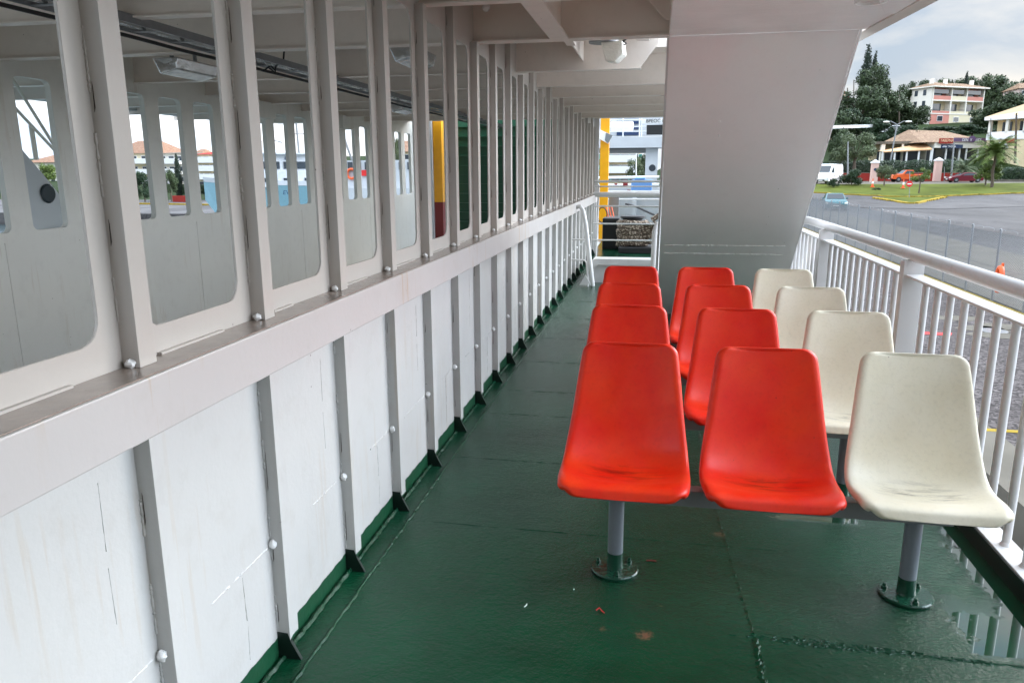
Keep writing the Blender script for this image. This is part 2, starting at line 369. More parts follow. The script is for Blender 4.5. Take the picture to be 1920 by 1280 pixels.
def leafmat(name, a, b_, c_):
    mt, t, b = mat_new(name); g = gpos(t)
    cr = N(t, 'ShaderNodeValToRGB'); e = cr.color_ramp.elements; e[0].color = (*a, 1); e[1].color = (*b_, 1); x = e.new(.75); x.color = (*c_, 1)
    mxn = math_(t, 'ADD', math_(t, 'MULTIPLY', g.outputs['Random Per Island'], .5), math_(t, 'MULTIPLY', mapr(t, noise_(t, g.outputs['Position'], .7, 3), .35, .65), .5))
    t.links.new(mxn, cr.inputs[0]); t.links.new(cr.outputs[0], b.inputs['Base Color']); b.inputs['Roughness'].default_value = .6; b.inputs['Specular IOR Level'].default_value = .25
    return mt
M['olive'] = leafmat('olive_leaves', (.045, .062, .03), (.15, .19, .10), (.10, .13, .06))
M['evergreen'] = leafmat('dark_evergreen_leaves', (.022, .036, .016), (.11, .145, .06), (.05, .075, .03))
M['cypress'] = leafmat('cypress_leaves', (.012, .022, .014), (.03, .05, .03), (.02, .035, .02))
M['lightleaf'] = leafmat('light_green_leaves', (.06, .09, .02), (.20, .26, .06), (.12, .17, .04))
M['hedge'] = leafmat('hedge_leaves', (.014, .03, .014), (.04, .075, .03), (.025, .05, .02))
M['bark'] = simple('grey_brown_bark', (.10, .075, .055), .9, bump=.5)

# ------------------------------------------------------------------ ship: deck, ceiling, bulkheads
P0, PS = 1.436, .556                       # frame positions along the ship
frames = [P0+PS*k for k in range(-5, 24)]
XW, XF = -1.156, -1.12                      # plating and stud flange planes
YB, YE = -4.5, 14.3
CEIL, BEAM = 2.60, 2.34

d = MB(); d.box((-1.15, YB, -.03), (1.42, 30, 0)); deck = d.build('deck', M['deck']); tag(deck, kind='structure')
d = MB(); d.box((-5.9, YB, -.06), (-1.17, 30, -.02)); o = d.build('car_deck', simple('worn_grey_car_deck', (.40, .41, .40), .5, var=.25, scale=2)); tag(o, kind='structure')
# raised weld seams of the deck plating (uneven beads)
def bead(mb, p, q, r=.006, step=.02, amp=.35, side=.003):
    p, q = Vector(p), Vector(q); n = max(3, int((q-p).length/step)); pts = []; rr = []
    nrm = (q-p).normalized().cross(Vector((0, 0, 1)))
    for i in range(n+1):
        pts.append(p.lerp(q, i/n)+nrm*random.uniform(-side, side)); rr.append(r*random.uniform(1-amp, 1+amp))
    mb.tube(pts, rr, 5)
sm = MB()
bead(sm, (-1.05, 1.2, .001), (-1.06, 14, .001), .006)
bead(sm, (-1.14, 1.2, .004), (-1.14, 14, .004), .009)
bead(sm, (.38, 1.6, -.004), (.385, 2.37, -.004), .0095, .010, .45, .005); bead(sm, (.39, 1.6, -.004), (.392, 2.37, -.004), .007, .009, .5, .006)
bead(sm, (.385, 2.40, -.003), (.33, 3.4, -.003), .0055, .014, .5, .003)
bead(sm, (.33, 3.4, -.004), (.30, 5.2, -.004), .007, .02, .5, .004)
for dy in (0, .012, -.010, .022, -.02): bead(sm, (.30+abs(dy)*9, 2.385+dy, -.004), (1.12, 2.372+dy*.3, -.0035), .0056, .008, .5, .004)
bead(sm, (1.12, 2.372, -.003), (1.37, 2.372, -.003), .006)
for y in (3.02, 3.81, 4.60, 5.14, 5.99, 6.9, 7.9, 9.0):
    bead(sm, (-1.05, y, -.0036), (.6, y, -.0036), .0045, .03, .25, .002)
sm.build('weld_seam', M['deck'], deck, smooth=True)

# outer kerb: green inside, white on top
cb = MB(); cb.box((1.372, YB, 0), (1.378, 30, .076)); cb.build('kerb_inner_face', M['bootblack'], deck)
side_z = -.6

# ---- inner bulkhead
bulk = thing('slotted_bulkhead', 'white steel bulkhead with tall open windows above a ledge along the left side', 'wall', (XW, P0, 0))
# lower plating
lowp = MB(); lowp.box((XW-.008, YB, -.02), (XW, YE, 1.06))
# upper plating with window slots
def rrect(y0, y1, z0, z1, r, n=5, jit=.0):
    pts = []
    for cy, cz, a0 in ((y1-r, z0+r, -90), (y1-r, z1-r, 0), (y0+r, z1-r, 90), (y0+r, z0+r, 180)):
        for i in range(n+1):
            a = R(a0+90*i/n); pts.append((cy+r*math.cos(a)+random.uniform(-jit, jit), cz+r*math.sin(a)+random.uniform(-jit, jit)))
    return pts
def slotted(mbp, X, th, slots, y0, y1, z0, z1, rad, jit=0, n=5):
    """wall panels each with a rounded opening; slots: list of (a,b,wa,wb,wz0,wz1) panel span and window"""
    for (a, b, wa, wb, c0, c1) in slots:
        outer = []; inner = rrect(wa, wb, c0, c1, rad, n, jit); N_ = len(inner)
        # outer points matched to the inner ring by projecting to the panel rectangle
        cy, cz = (wa+wb)/2, (c0+c1)/2
        rect = []
        k = n+1
        corners = [(b, z0), (b, z1), (a, z1), (a, z0)]
        vs = []
        for s_ in (0, 1):
            x = X-th*s_
            vs += [(x, p[0], p[1]) for p in inner]
            vs += [(x, c[0], c[1]) for c in corners]
        base = N_+4; fs = []
        for s_ in (0, 1):
            o_ = s_*base
            for ci in range(4):
                g0 = ci*k
                for i in range(n): fs.append((o_+g0+i, o_+g0+i+1, o_+N_+ci))
                nx = ((ci+1) % 4)*k
                fs.append((o_+g0+n, o_+nx, o_+N_+(ci+1) % 4, o_+N_+ci))
        for i in range(N_): j = (i+1) % N_; fs.append((i, j, base+j, base+i))
        mbp.add(vs, fs)
mb = MB(); sl = []
for i in range(len(frames)-1):
    a, b = frames[i]+.006, frames[i+1]+.006
    sl.append((a, b, a+.085, b-.065, 1.195, 2.285))
slotted(mb, XW, .008, sl, 0, 0, 1.06, CEIL, .055, .0016, 6)
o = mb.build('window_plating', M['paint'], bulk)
bm_ = o.modifiers.new('bevel', 'BEVEL'); bm_.width = .0015; bm_.limit_method = 'ANGLE'
# ledge (box girder)
mb = MB(); mb.box((XW, YB, .99), (-1.05, YE-.1, 1.122)); mb.build('ledge', M['paint_ledge'], bulk, bevel=.004)
mb = MB(); mb.box((XW+.001, YB, 1.1225), (-1.056, YE-.1, 1.1255))
mb.c = 1
for y in frames:
    if y < 7: mb.box((XW, y+.12, 1.1235), (XW+.012, y+.12+random.uniform(.1, .3), 1.131))
mb.build('ledge_top', [M['grime'], M['paint']], bulk)
# studs
def stud(kind, y, z0, z1, foot=False):
    mb = MB(); t = .007
    mb.box((XW, y, z0 if not foot else 0), (XF, y+t, z1))
    zb = z0 if not foot else .055+random.uniform(-.004, .006)
    mb.prism([(XF, y-.001, zb), (XF+.008, y-.001, zb), (XF+.008, y+.057, zb+(.0 if not foot else .012)), (XF, y+.057, zb+(.0 if not foot else .012))], (0, 0, z1-zb))
    # skip-weld beads in the corner between web and plating
    z = z0+.1
    while z < z1-.1:
        q = random.uniform(.07, .16)
        bead(mb, (XW+.002, y-.0005, z), (XW+.002, y-.0005, z+q), .0030, .006, .75, .0016); z += q+random.uniform(.05, .2)
    mb.c = 1; z = z0+random.uniform(.1, .3)
    while z < z1-.1:
        q = random.uniform(.04, .13); w0 = random.uniform(.0008, .0018)
        mb.prism([(XW+.0085-w0, y-.0012, z), (XW+.0085+w0, y-.0012, z+.01), (XW+.0085+w0*.8, y-.0012, z+q), (XW+.0085, y-.0012, z+q+.01)], (0, .002, 0)); z += q+random.uniform(.15, .5)
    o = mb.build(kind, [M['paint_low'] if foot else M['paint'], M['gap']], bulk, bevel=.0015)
    if foot:
        lm = MB(); lm.blob((XW+.014, y-.007, .405+random.uniform(-.006, .006)), (.013, .010, .015), 9, .22)
        lm.build('weld_lump', M['weld'], o, smooth=True)
        b = MB(); b.prism([(XW, y-.002, 0), (XF+.042, y-.002, 0), (XF+.010, y-.002, .062), (XF+.001, y-.002, .092), (XW, y-.002, .094)], (0, .012, 0))
        b.build('painted_foot', M['bootblack'], o)
    else:
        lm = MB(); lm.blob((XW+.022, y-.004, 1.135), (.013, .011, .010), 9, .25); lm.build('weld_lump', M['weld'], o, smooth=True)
    return o
beams = [-3.9, -2.8, -1.7, -.6, .45, 1.55, 2.65, 3.75, 4.87, 6.37, 7.48, 8.59, 9.70, 10.81, 11.92, 13.03, 14.1]
for y in frames:
    if y < .2: continue
    stud('lower_stud', y, .0, .99, True)
    under = min(abs(y-b) for b in beams) < .2
    stud('upper_stud', y, 1.126, (BEAM-.02) if under else CEIL)
# seam lines on the lower plating
sl_ = lowp
for i, y in enumerate(frames):
    if y < .2 or y > 9: continue
    bead(sl_, (XW-.0002, y-.25 if i % 3 else y-.33, .395), (XW-.0002, y-.01, .40), .0024, .008, .8, .0015)
    if i % 2 == 0: bead(sl_, (XW+.0003, y-.17, .385), (XW+.0003, y-.165, .24), .0016, .012, .8, .0016); bead(sl_, (XW+.0002, y-.163, .22), (XW+.0002, y-.168, .11), .0012, .012, .8, .0016)
    if i % 2 == 1: bead(sl_, (XW+.0002, y-.12, .90), (XW+.0002, y-.122, .74), .0012, .012, .8, .0015); bead(sl_, (XW+.0002, y-.123, .70), (XW+.0002, y-.12, .56), .0010, .012, .8, .0015)
sl_.build('lower_plating', M['paint_low'], bulk)

# ---- far bulkhead of the central trunk, mirrored structure
XL = -4.65
fb = thing('far_bulkhead', 'pale grey-green bulkhead with small slot windows beyond the covered car lane', 'wall', (XL, 5, 0))
F0 = 5.0; sl = []
for k in range(-14, 18):
    a = F0+PS*k-.115; b = a+PS
    sl.append((a, b, F0+PS*k, F0+PS*k+.355, 1.12, 2.245))
mb = MB(); slotted(mb, XL, .05, sl, 0, 0, .75, CEIL, .05, .001, 4); mb.build('window_plating', M['paint_in'], fb)
mb = MB(); mb.box((XL-.035, sl[0][0], -.03), (XL, sl[-1][1], .75))
bead(mb, (XL+.001, 1, .025), (XL+.001, 14, .03), .006, .05, .4, .001)
for y in (1.9, 4.72, 7.10, 9.5, 12): bead(mb, (XL+.001, y, 0), (XL+.001, y, 1.05), .005, .05, .4, .001)
mb.build('lower_plating', M['paint_in'], fb)
for yb in (3.9, 5.9, 8.6, 11):              # deep brackets under the beams
    mb = MB(); mb.box((XL, yb-.32, 2.16), (XL+.16, yb+.06, 2.345)); mb.build('bracket', M['paint_in'], fb, bevel=.004)

# ---- ceiling
ceil = MB()
def cbx(x0, x1, y0, y1): ceil.box((x0, y0, CEIL), (x1, y1, CEIL+.05))
cbx(-7.3, -1.16, .2, YE); cbx(-1.16, -.10, YB, YE); cbx(-.10, .06, YB, 4.95); cbx(-.10, 1.3, 7.1, YE)
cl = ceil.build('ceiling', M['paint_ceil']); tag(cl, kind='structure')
for b in beams:
    BEAM = 2.34 if b < 12.5 else 2.47
    x1 = .045 if b < 5 else (1.3 if b > 7 else -.16)
    x0 = -7.3 if b > .1 else -1.15
    mb = MB()
    if b > 6 and b < 7:
        mb.prism([(x0, b, BEAM), (-.16, b, BEAM), (-.02, b, CEIL-.08), (-.02, b, CEIL), (x0, b, CEIL)], (0, .008, 0))
        mb.box((x0, b-.03, BEAM-.008), (-.15, b+.05, BEAM))
    else:
        wf = .05 if b != 4.87 else .07
        mb.box((x0, b, BEAM), (x1, b+.008, CEIL)); mb.box((x0, b-wf*.5, BEAM-.010), (x1, b+wf, BEAM))
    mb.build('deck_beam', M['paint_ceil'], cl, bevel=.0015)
BEAM = 2.34
# longitudinal girder over the aisle
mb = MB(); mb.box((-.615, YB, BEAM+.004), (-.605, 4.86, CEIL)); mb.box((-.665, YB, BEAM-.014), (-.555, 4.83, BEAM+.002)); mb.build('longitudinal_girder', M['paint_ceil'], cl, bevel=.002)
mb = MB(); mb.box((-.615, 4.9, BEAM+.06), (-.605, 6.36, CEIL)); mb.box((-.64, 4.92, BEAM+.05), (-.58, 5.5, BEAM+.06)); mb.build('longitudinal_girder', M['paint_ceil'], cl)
mb = MB()
for y in (4.55, 4.2):
    mb.blob((-1.0, y, 2.47), .025, 8, .15)
mb.blob((-.69, 4.66, 2.5), .022, 8, .15); mb.build('scallop_weld', M['weld'], cl, smooth=True)
# small hanging box bracket
mb = MB(); mb.box((-.17, 5.55, 2.42), (-.08, 5.60, CEIL)); mb.build('hanger', M['paint_ceil'], cl, bevel=.004)

# ---- stair casing: inclined underside rising over the seats, with the landing overhead
st = thing('stair_casing', 'big smooth white sloping stair casing rising to the upper deck behind the seats', 'staircase', (.6, 8.3, 0))
k_ = 2.34/3.4
def zs(y): return (8.35-y)*k_
A = (.062, 8.35, zs(8.35)); B_ = (1.315, 8.35, zs(8.35)); Ct = (1.13, 4.95, 2.34); D_ = (.047, 4.95, 2.34)
mb = MB(); nrm = Vector((0, k_, 1)).normalized()
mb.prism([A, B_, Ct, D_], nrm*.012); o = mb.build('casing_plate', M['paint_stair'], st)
mb = MB()
for (x0, x1, A0, A1) in ((.040, .052, A, D_),):
    mb.prism([(x0-.006, 8.36, -.0), (x0-.006, 4.94, 2.335), (x0-.006, 4.94, 2.52), (x0-.006, 8.36, .19)], (.014, 0, 0))
mb.build('stringer', M['paint_rail'], st, bevel=.002)
mb = MB(); mb.prism([(1.317, 8.36, 0), (1.132, 4.94, 2.335), (1.132, 4.94, 2.50), (1.317, 8.36, .17)], (.012, 0, 0)); mb.build('stringer', M['paint_stair'], st, bevel=.002)
mb = MB()
for yy in (7.07, 7.20): bead(mb, (.10, yy, zs(yy)-.001), (1.16, yy, zs(yy)-.001), .006, .016, .7, .004)
mb.blob((.42, 5.62, zs(5.62)), .008, 6, .4); mb.blob((.43, 5.75, zs(5.75)), .010, 6, .4); mb.blob((.44, 6.6, zs(6.6)), .008, 6, .3)
mb.build('weld_seam', M['weld'], st, smooth=True)
for i in range(9):
    y = 8.1-i*.36; mb = MB(); mb.box((.08, y-.26, zs(y)+.24), (1.12, y, zs(y)+.26)); mb.build('tread', M['galv'], st)
# landing
def rim(y): return 1.235+(5.3-y)*.055
mb = MB(); mb.prism([(.048, YB, 2.342), (.048, 4.95, 2.342), (1.125, 4.95, 2.342), (rim(4.95)-.03, 4.95, 2.342), (rim(YB)-.03, YB, 2.342)], (0, 0, .012)); o = mb.build('landing_plate', M['paint_stair'], st)
mb = MB(); mb.prism([(rim(5.35)-.09, 5.35, 2.335), (rim(5.35), 5.35, 2.335), (rim(YB), YB, 2.335), (rim(YB)-.09, YB, 2.335)], (0, 0, .006))
mb.prism([(rim(5.35)-.02, 5.35, 2.35), (rim(5.35), 5.35, 2.35), (rim(YB), YB, 2.35), (rim(YB)-.02, YB, 2.35)], (0, 0, .26)); mb.build('edge_beam', M['paint_ceil'], st, bevel=.002)
mb = MB(); mb.tube([(.985+.065*math.cos(a), 4.13+.065*math.sin(a), 2.338) for a in [2*PI*i/24 for i in range(24)]], .012, 6, closed=True)
mb.build('ring_weld', M['weld'], st, smooth=True)
mb = MB(); g = [atz(*p, 2.33) for p in ((1643, -8), (1658, 24), (1678, 27), (1722, 0), (1728, -14))]; mb.prism(g, (0, 0, .01)); mb.build('doubler_plate', M['paint_stair'], st, bevel=.003)
bead_ = MB(); bead(bead_, (.06, 4.955, 2.338), (1.12, 4.955, 2.338), .004, .03, .5, .002); bead_.build('weld_seam', M['paint_stair'], st)
# gusset under the landing at the end of beam one
mb = MB(); mb.prism([(-.16, 4.75, CEIL), (.02, 4.75, BEAM+.06), (.045, 4.75, BEAM+.06), (.045, 4.75, CEIL)], (0, .01, 0)); mb.build('gusset', M['paint_ceil'], cl)
# girder side that carries the landing
mb = MB(); mb.box((.046, YB, 2.356), (.060, 4.95, 2.60)); mb.build('side_girder', M['paint_ceil'], cl)
# unseen walls added behind the camera to keep light off the stud webs
dh = MB(); dh.box((1.30, YB, 0), (1.36, -.6, 2.33)); dh.box((-1.16, -1.6, 0), (1.36, -1.5, 2.33)); o = dh.build('light_blocking_wall', simple('beige_blocker_paint', (.36, .31, .27), .4))
tag(o, 'unseen beige wall added behind the camera to block light', 'wall')

# ---- railing
rl = thing('deck_railing', 'white painted steel railing with round handrail and upright bars along the outer deck edge', 'railing', (1.43, 3, 0))
RX = 1.43
mb = MB(); mb.box((1.378, -.9, -.5), (1.475, 12.6, .082)); mb.build('base_kerb', M['paint_rail'], rl, bevel=.003)
pts = [(RX, -.9, 1.083), (RX, 7.2, 1.083), (RX-.01, 7.55, 1.083), (RX-.07, 7.85, 1.084), (RX-.16, 8.02, 1.084)]
mb = MB(); mb.tube(pts, .036, 16); mb.build('handrail', M['paint_rail'], rl, smooth=True)
mb = MB(); mb.box((RX-.045, -.9, .965), (RX+.04, 12.6, .977)); mb.build('mid_rail', M['paint_rail'], rl, bevel=.002)
posts = [.15, 2.35, 4.50, 6.72, 8.9, 11.1]
for y in posts:
    mb = MB(); mb.box((RX-.055, y, .082), (RX+.052, y+.012, 1.06)); mb.box((RX-.055, y+.012, .082), (RX-.047, y+.07, 1.05)); mb.box((RX+.044, y+.012, .082), (RX+.052, y+.07, 1.05)); mb.build('post', M['paint_rail'], rl, bevel=.002)
y = -.75
bal = []
while y < 12.5:
    if min(abs(y-p-.02) for p in posts) > .07:
        mb = MB(); mb.tube([(RX, y, .075), (RX, y, .967)], .0165, 12); mb.lathe([(.016, .098), (.021, .088), (.026, .081)], (RX, y, 0), 12)
        bal.append(mb.build('baluster', M['paint_rail'], rl, smooth=True))
    y += .1735
# ship side below the deck
mb = MB(); mb.box((1.36, YB, -3.5), (1.376, 13, -.03)); o = mb.build('hull_side', M['paint_far']); tag(o, 'white hull side plating of the ferry below the railing', 'hull')

# ------------------------------------------------------------------ benches
def prof(s):
    """(y, z) on the seat section for arc parameter s in 0..1, front lip to top of the back"""
    pts = [(-.190, .404), (-.183, .419), (-.163, .429), (-.135, .433), (-.09, .433), (-.04, .428), (.02, .425), (.068, .435), (.100, .462), (.123, .502), (.146, .558), (.176, .65), (.205, .745), (.232, .832), (.243, .866)]
    n = len(pts)-1; x = max(0, min(.9999, s))*n; i = int(x); f = x-i
    p0 = pts[max(i-1, 0)]; p1 = pts[i]; p2 = pts[i+1]; p3 = pts[min(i+2, n)]
    def cr(a, b, c, d_): return .5*((2*b)+(-a+c)*f+(2*a-5*b+4*c-d_)*f*f+(-a+3*b-3*c+d_)*f**3)
    return Vector((0, cr(p0[0], p1[0], p2[0], p3[0]), cr(p0[1], p1[1], p2[1], p3[1])))
# arc-length table
TS = [i/400 for i in range(401)]; AL = [0]
for i in range(400): AL.append(AL[-1]+(prof(TS[i+1])-prof(TS[i])).length)
LT = AL[-1]
def by_len(l):
    l = max(-.02, l)
    if l <= 0: return prof(0)+(prof(0)-prof(.02)).normalized()*(-l), 0
    if l >= LT: return prof(1)+(prof(1)-prof(.98)).normalized()*(l-LT), 1
    lo = 0
    import bisect
    i = bisect.bisect_left(AL, l); f = (l-AL[i-1])/(AL[i]-AL[i-1]); t = TS[i-1]+(TS[i]-TS[i-1])*f
    return prof(t), t
def nrm_at(t):
    a = prof(max(0, t-.03)); b = prof(min(1, t+.03)); d_ = (b-a).normalized(); return Vector((0, -d_.z, d_.y))  # up / forward
def halfw(l):
    q = l/LT
    ks = [(0, .222), (.08, .232), (.18, .2395), (.28, .2425), (.36, .241), (.44, .234), (.52, .225), (.64, .213), (.78, .201), (.9, .190), (1, .179)]
    for (a, u), (b, v) in zip(ks, ks[1:]):
        if q <= b:
            f = max(0, (q-a)/(b-a)); return u+(v-u)*f
    return ks[-1][1]
def seat_mesh():
    NU, NV = 34, 60; r1, r0, bow = .038, .062, .034
    def pt(u, v, dish_on=True):
        e = .5-.5*math.cos(PI*v)                    # rows packed towards both ends
        l = LT*(.10*v+.90*e)
        w_ = halfw(l); d1 = LT-l; d0 = l
        if d1 < r1: w_ -= r1-math.sqrt(max(0, r1*r1-(r1-d1)**2))
        if d0 < r0: w_ -= r0-math.sqrt(max(0, r0*r0-(r0-d0)**2))
        x = w_*u; q = abs(u); l2 = l-bow*(1-min(1, abs(x)/.242)**2)*max(0, 1-l/(LT*.45))**1.5
        if not dish_on: return x, l2
        lf = l/LT; dish = (.020+.020*math.exp(-((lf-.40)/.22)**2))*(1-q**2.2)*min(1, lf*4+.2)
        edge = max(0, q-.88)/.12; endv = max(0, abs(2*v-1)-.86)/.14
        dish += .0065*max(edge, endv)**2.2
        return x, l2, dish
    def put(x, l, dish, h):
        p, t = by_len(l); return Vector((x, 0, 0))+p-nrm_at(t)*(dish+h)
    us = [math.sin(PI/2*(2*i/NU-1))*.55+(2*i/NU-1)*.45 for i in range(NU+1)]
    vs = []; fs = []; W = NU+1
    for j in range(NV+1):
        for u in us: vs.append(put(*pt(u, j/NV), 0))
    for j in range(NV):
        for i in range(NU): fs.append((j*W+i, j*W+i+1, (j+1)*W+i+1, (j+1)*W+i))
    per = [(i, 0) for i in range(NU)]+[(NU, j) for j in range(NV)]+[(i, NV) for i in range(NU, 0, -1)]+[(0, j) for j in range(NV, 0, -1)]
    ol = [pt(us[i], j/NV, False) for i, j in per]; n = len(ol); prev = [j*W+i for i, j in per]
    nr = []
    for i in range(n):
        a_ = ol[i-1]; b_ = ol[(i+1) % n]; tx, tl = b_[0]-a_[0], b_[1]-a_[1]; q = math.hypot(tx, tl) or 1; nr.append((tl/q, -tx/q))
    for e, h in ((.0050, .0115), (.0078, .0185), (.0080, .0265), (.0055, .0325), (.0, .035), (-.006, .031), (-.008, .022)):
        cur = []
        for i, (x, l) in enumerate(ol): vs.append(put(x+nr[i][0]*e, l+nr[i][1]*e, 0, h)); cur.append(len(vs)-1)
        for i in range(n): k = (i+1) % n; fs.append((prev[i], prev[k], cur[k], cur[i]))
        prev = cur
    base = len(vs)                                  # underside
    for j in range(NV+1):
        for u in us: x, l, dd = pt(u, j/NV); vs.append(put(x*.985, LT*.5+(l-LT*.5)*.985, dd, .012))
    for j in range(NV):
        for i in range(NU): fs.append((base+j*W+i, base+(j+1)*W+i, base+(j+1)*W+i+1, base+j*W+i+1))
    cur = [base+j*W+i for i, j in per]
    for i in range(n): k = (i+1) % n; fs.append((prev[i], prev[k], cur[k], cur[i]))
    me = bpy.data.meshes.new('seat'); me.from_pydata([tuple(v) for v in vs], [], fs)
    b = bmesh.new(); b.from_mesh(me); bmesh.ops.recalc_face_normals(b, faces=b.faces); b.to_mesh(me); b.free()
    for p in me.polygons: p.use_smooth = True
    return me
seat_me = seat_mesh(); seat_me_c = seat_me.copy()
seat_me.materials.append(M['seat_red']); seat_me_c.materials.append(M['seat_cream'])
rows = [(2.745, .0, 0), (3.625, -.030, 0), (4.425, -.058, 0), (5.275, -.078, 0)]
ordn = ['bench nearest the camera, two red seats and a cream seat by the railing',
        'second bench from the camera, two red seats and one cream seat',
        'third bench from the camera, two red seats and one cream seat',
        'last bench at the foot of the stair casing, two red seats and one cream seat']
for ri, (by, dx, _) in enumerate(rows):
    root = thing('bench', ordn[ri], 'bench', (.45+dx, by, 0), 'rows of bolted down plastic seats')
    X0 = .45+dx
    for sx, me in ((-.53, seat_me), (.005, seat_me), (.537, seat_me_c)):
        o = bpy.data.objects.new('seat', me); C.objects.link(o); o.parent = root; o.location = (sx, 0, 0)
        o.rotation_euler = (R(random.uniform(-.6, .6)), 0, R(random.uniform(-.8, .8)-(1.2 if ri == 0 and sx > .4 else 0)))
        if me is seat_me_c: o['label'] = 'cream seat with dark scuffs, at the railing end of its bench'
        cl_ = MB(); cl_.box((X0+sx-.09, by-.05, .370), (X0+sx+.09, by+.05, .376)); cl_.box((X0+sx-.09, by-.05, .376), (X0+sx-.08, by+.05, .388)); cl_.box((X0+sx+.08, by-.05, .376), (X0+sx+.09, by+.05, .388))
        cl_.build('seat_bracket', M['bar'], root)
    mb = MB(); mb.box((X0-.62, by-.035, .306), (X0+.64, by+.025, .370)); mb.build('bench_bar', M['bar'], root, bevel=.004)
    for px in (-.555, .52):
        x = X0+px
        mb = MB(); mb.tube([(x, by, .075), (x, by, .306)], .030, 24); po = mb.build('leg', M['bluegrey'], root, smooth=True)
        mb = MB(); mb.lathe([(.0, .0), (.092, 0), (.094, .008), (.090, .013), (.034, .014), (.032, .02), (.0305, .076), (.0305, .078), (.0, .078)], (x, by, 0), 32)
        mb.build('base_flange', M['green_paint'], po, smooth=True)
        for a in (20, 140, 260):
            bx_, by_ = x+.072*math.cos(R(a+20)), by+.072*math.sin(R(a+20)); mb = MB()
            mb.lathe([(0, .012), (.011, .012), (.011, .021), (.0065, .022), (.0065, .033), (0, .034)], (bx_, by_, 0), 6)
            mb.build('bolt', M['green_paint'], po)
# small litter on the deck
mb = MB(); mb.tube([(-.155, 2.44, .004), (-.145, 2.455, .006), (-.135, 2.44, .004), (-.125, 2.43, .003)], .0022, 6); tag(mb.build('paper_scrap', M['redpl']), 'tiny curled red scrap on the deck left of the nearest bench leg', 'litter')
p = atz(983, 1137, .003); mb = MB(); mb.tube([p, p+Vector((.006, .012, 0)), p+Vector((.006, .02, .001))], .0018, 6); tag(mb.build('paper_scrap', M['white']), 'tiny white paper scrap on the open deck nearest the camera', 'litter')
p = atz(1076, 1104, .003); mb = MB(); mb.blob(p, .0028, 6); tag(mb.build('paper_scrap', M['white']), 'tiny white paper dot on the deck near the front bench leg', 'litter')
p = atz(1212, 1050, .003); mb = MB(); mb.tube([p, p+Vector((.022, .002, .001)), p+Vector((.04, 0, 0))], .003, 6); tag(mb.build('leaf', M['maroon']), 'small dark red leaf beside the round base of the nearest bench leg', 'leaf')

# ------------------------------------------------------------------ fittings under the ceiling
def bulkhead_lamp(x, y, z, label, s=1.):
    t = thing('bulkhead_lamp', label, 'lamp', (x, y, z), 'white bulkhead lamps under the ceiling')
    mb = MB(); mb.lathe([(0, .0), (.075*s, 0), (.08*s, -.03*s), (.06*s, -.05*s), (0, -.05*s)], (x, y, z), 16); mb.build('lamp_base', M['paint_rail'], t, smooth=True)
    mb = MB(); mb.lathe([(.058*s, -.045*s), (.062*s, -.08*s), (.055*s, -.15*s), (.035*s, -.185*s), (0, -.19*s)], (x, y, z), 10); o = mb.build('lamp_glass', M['lamp_glass'], t)
    mb = MB()
    for a in (0, 60, 120, 180, 240, 300):
        ca, sa = math.cos(R(a)), math.sin(R(a)); mb.tube([(x+ca*.075*s, y+sa*.075*s, z-.04*s), (x+ca*.075*s, y+sa*.075*s, z-.13*s), (x+ca*.045*s, y+sa*.045*s, z-.195*s), (x, y, z-.205*s)], .004*s, 5)
    mb.build('wire_guard', M['paint_rail'], t)
    return t
# tilted floodlight type lamp between the first two beams
t = thing('flood_lamp', 'cream boxy ceiling lamp with grey conduit coil hanging between the first beams', 'lamp', (-.39, 5.95, 2.5))
mb = MB(); mb.lathe([(0, .09), (.07, .09), (.11, .02), (.11, -.03), (0, -.03)], (-.42, 5.95, 2.50), 12); mb.build('lamp_base', M['galv'], t, smooth=True)
mb = MB(); mb.prism([(-.44, 5.90, 2.47), (-.28, 5.86, 2.47), (-.27, 5.86, 2.38), (-.33, 5.86, 2.325), (-.40, 5.88, 2.335)], (.02, .13, 0)); mb.build('lamp_glass', M['lamp_glass'], t, bevel=.008)
mb = MB(); mb.tube([(-.27+.018*math.cos(a*1.0), 5.9+.018*math.sin(a), 2.58-.012*a/1.2*.5) for a in [i*.5 for i in range(60)]], .005, 5); mb.build('conduit_coil', M['dark'], t)
bulkhead_lamp(-.35, 10.15, 2.55, 'small round white ceiling lamp far down the side deck', .95)
t = thing('ceiling_speaker', 'square white ceiling plate with a round mesh loudspeaker near the left wall', 'speaker', (-.83, 5.7, 2.585))
mb = MB(); mb.box((-.99, 5.45, 2.575), (-.66, 5.95, 2.598)); mb.build('mounting_plate', M['paint_rail'], t, bevel=.004)
mb = MB(); mb.lathe([(0, -.035), (.03, -.035), (.06, -.028), (.085, -.01), (.09, 0)], (-.84, 5.66, 2.575), 20); mb.build('speaker_cone', M['lamp_glass'], t, smooth=True)
# cable tray and pipes of the car lane
t = thing('cable_tray', 'long grey cable tray with wrapped foil cables under the car lane ceiling', 'cable tray', (-2.75, 5, 2.3))
mb = MB(); mb.box((-2.88, -2, 2.30), (-2.872, 14, 2.345)); mb.box((-2.70, -2, 2.30), (-2.692, 14, 2.345)); y = -2
while y < 14: mb.box((-2.872, y, 2.302), (-2.70, y+.03, 2.306)); y += .35
mb.build('tray_ladder', M['galv'], t)
mb = MB()
for i, (x, r) in enumerate(((-2.84, .014), (-2.80, .018), (-2.76, .013), (-2.73, .012))):
    mb.tube([(x+random.uniform(-.006, .006), -2+j*.4, 2.325+random.uniform(-.004, .006)) for j in range(41)], r, 6)
mb.build('foil_cable', M['alu'], t)
mb = MB(); mb.tube([(-2.91, -2+j*.5, 2.285+random.uniform(-.003, .003)) for j in range(33)], .011, 6); mb.build('black_cable', M['dark'], t)
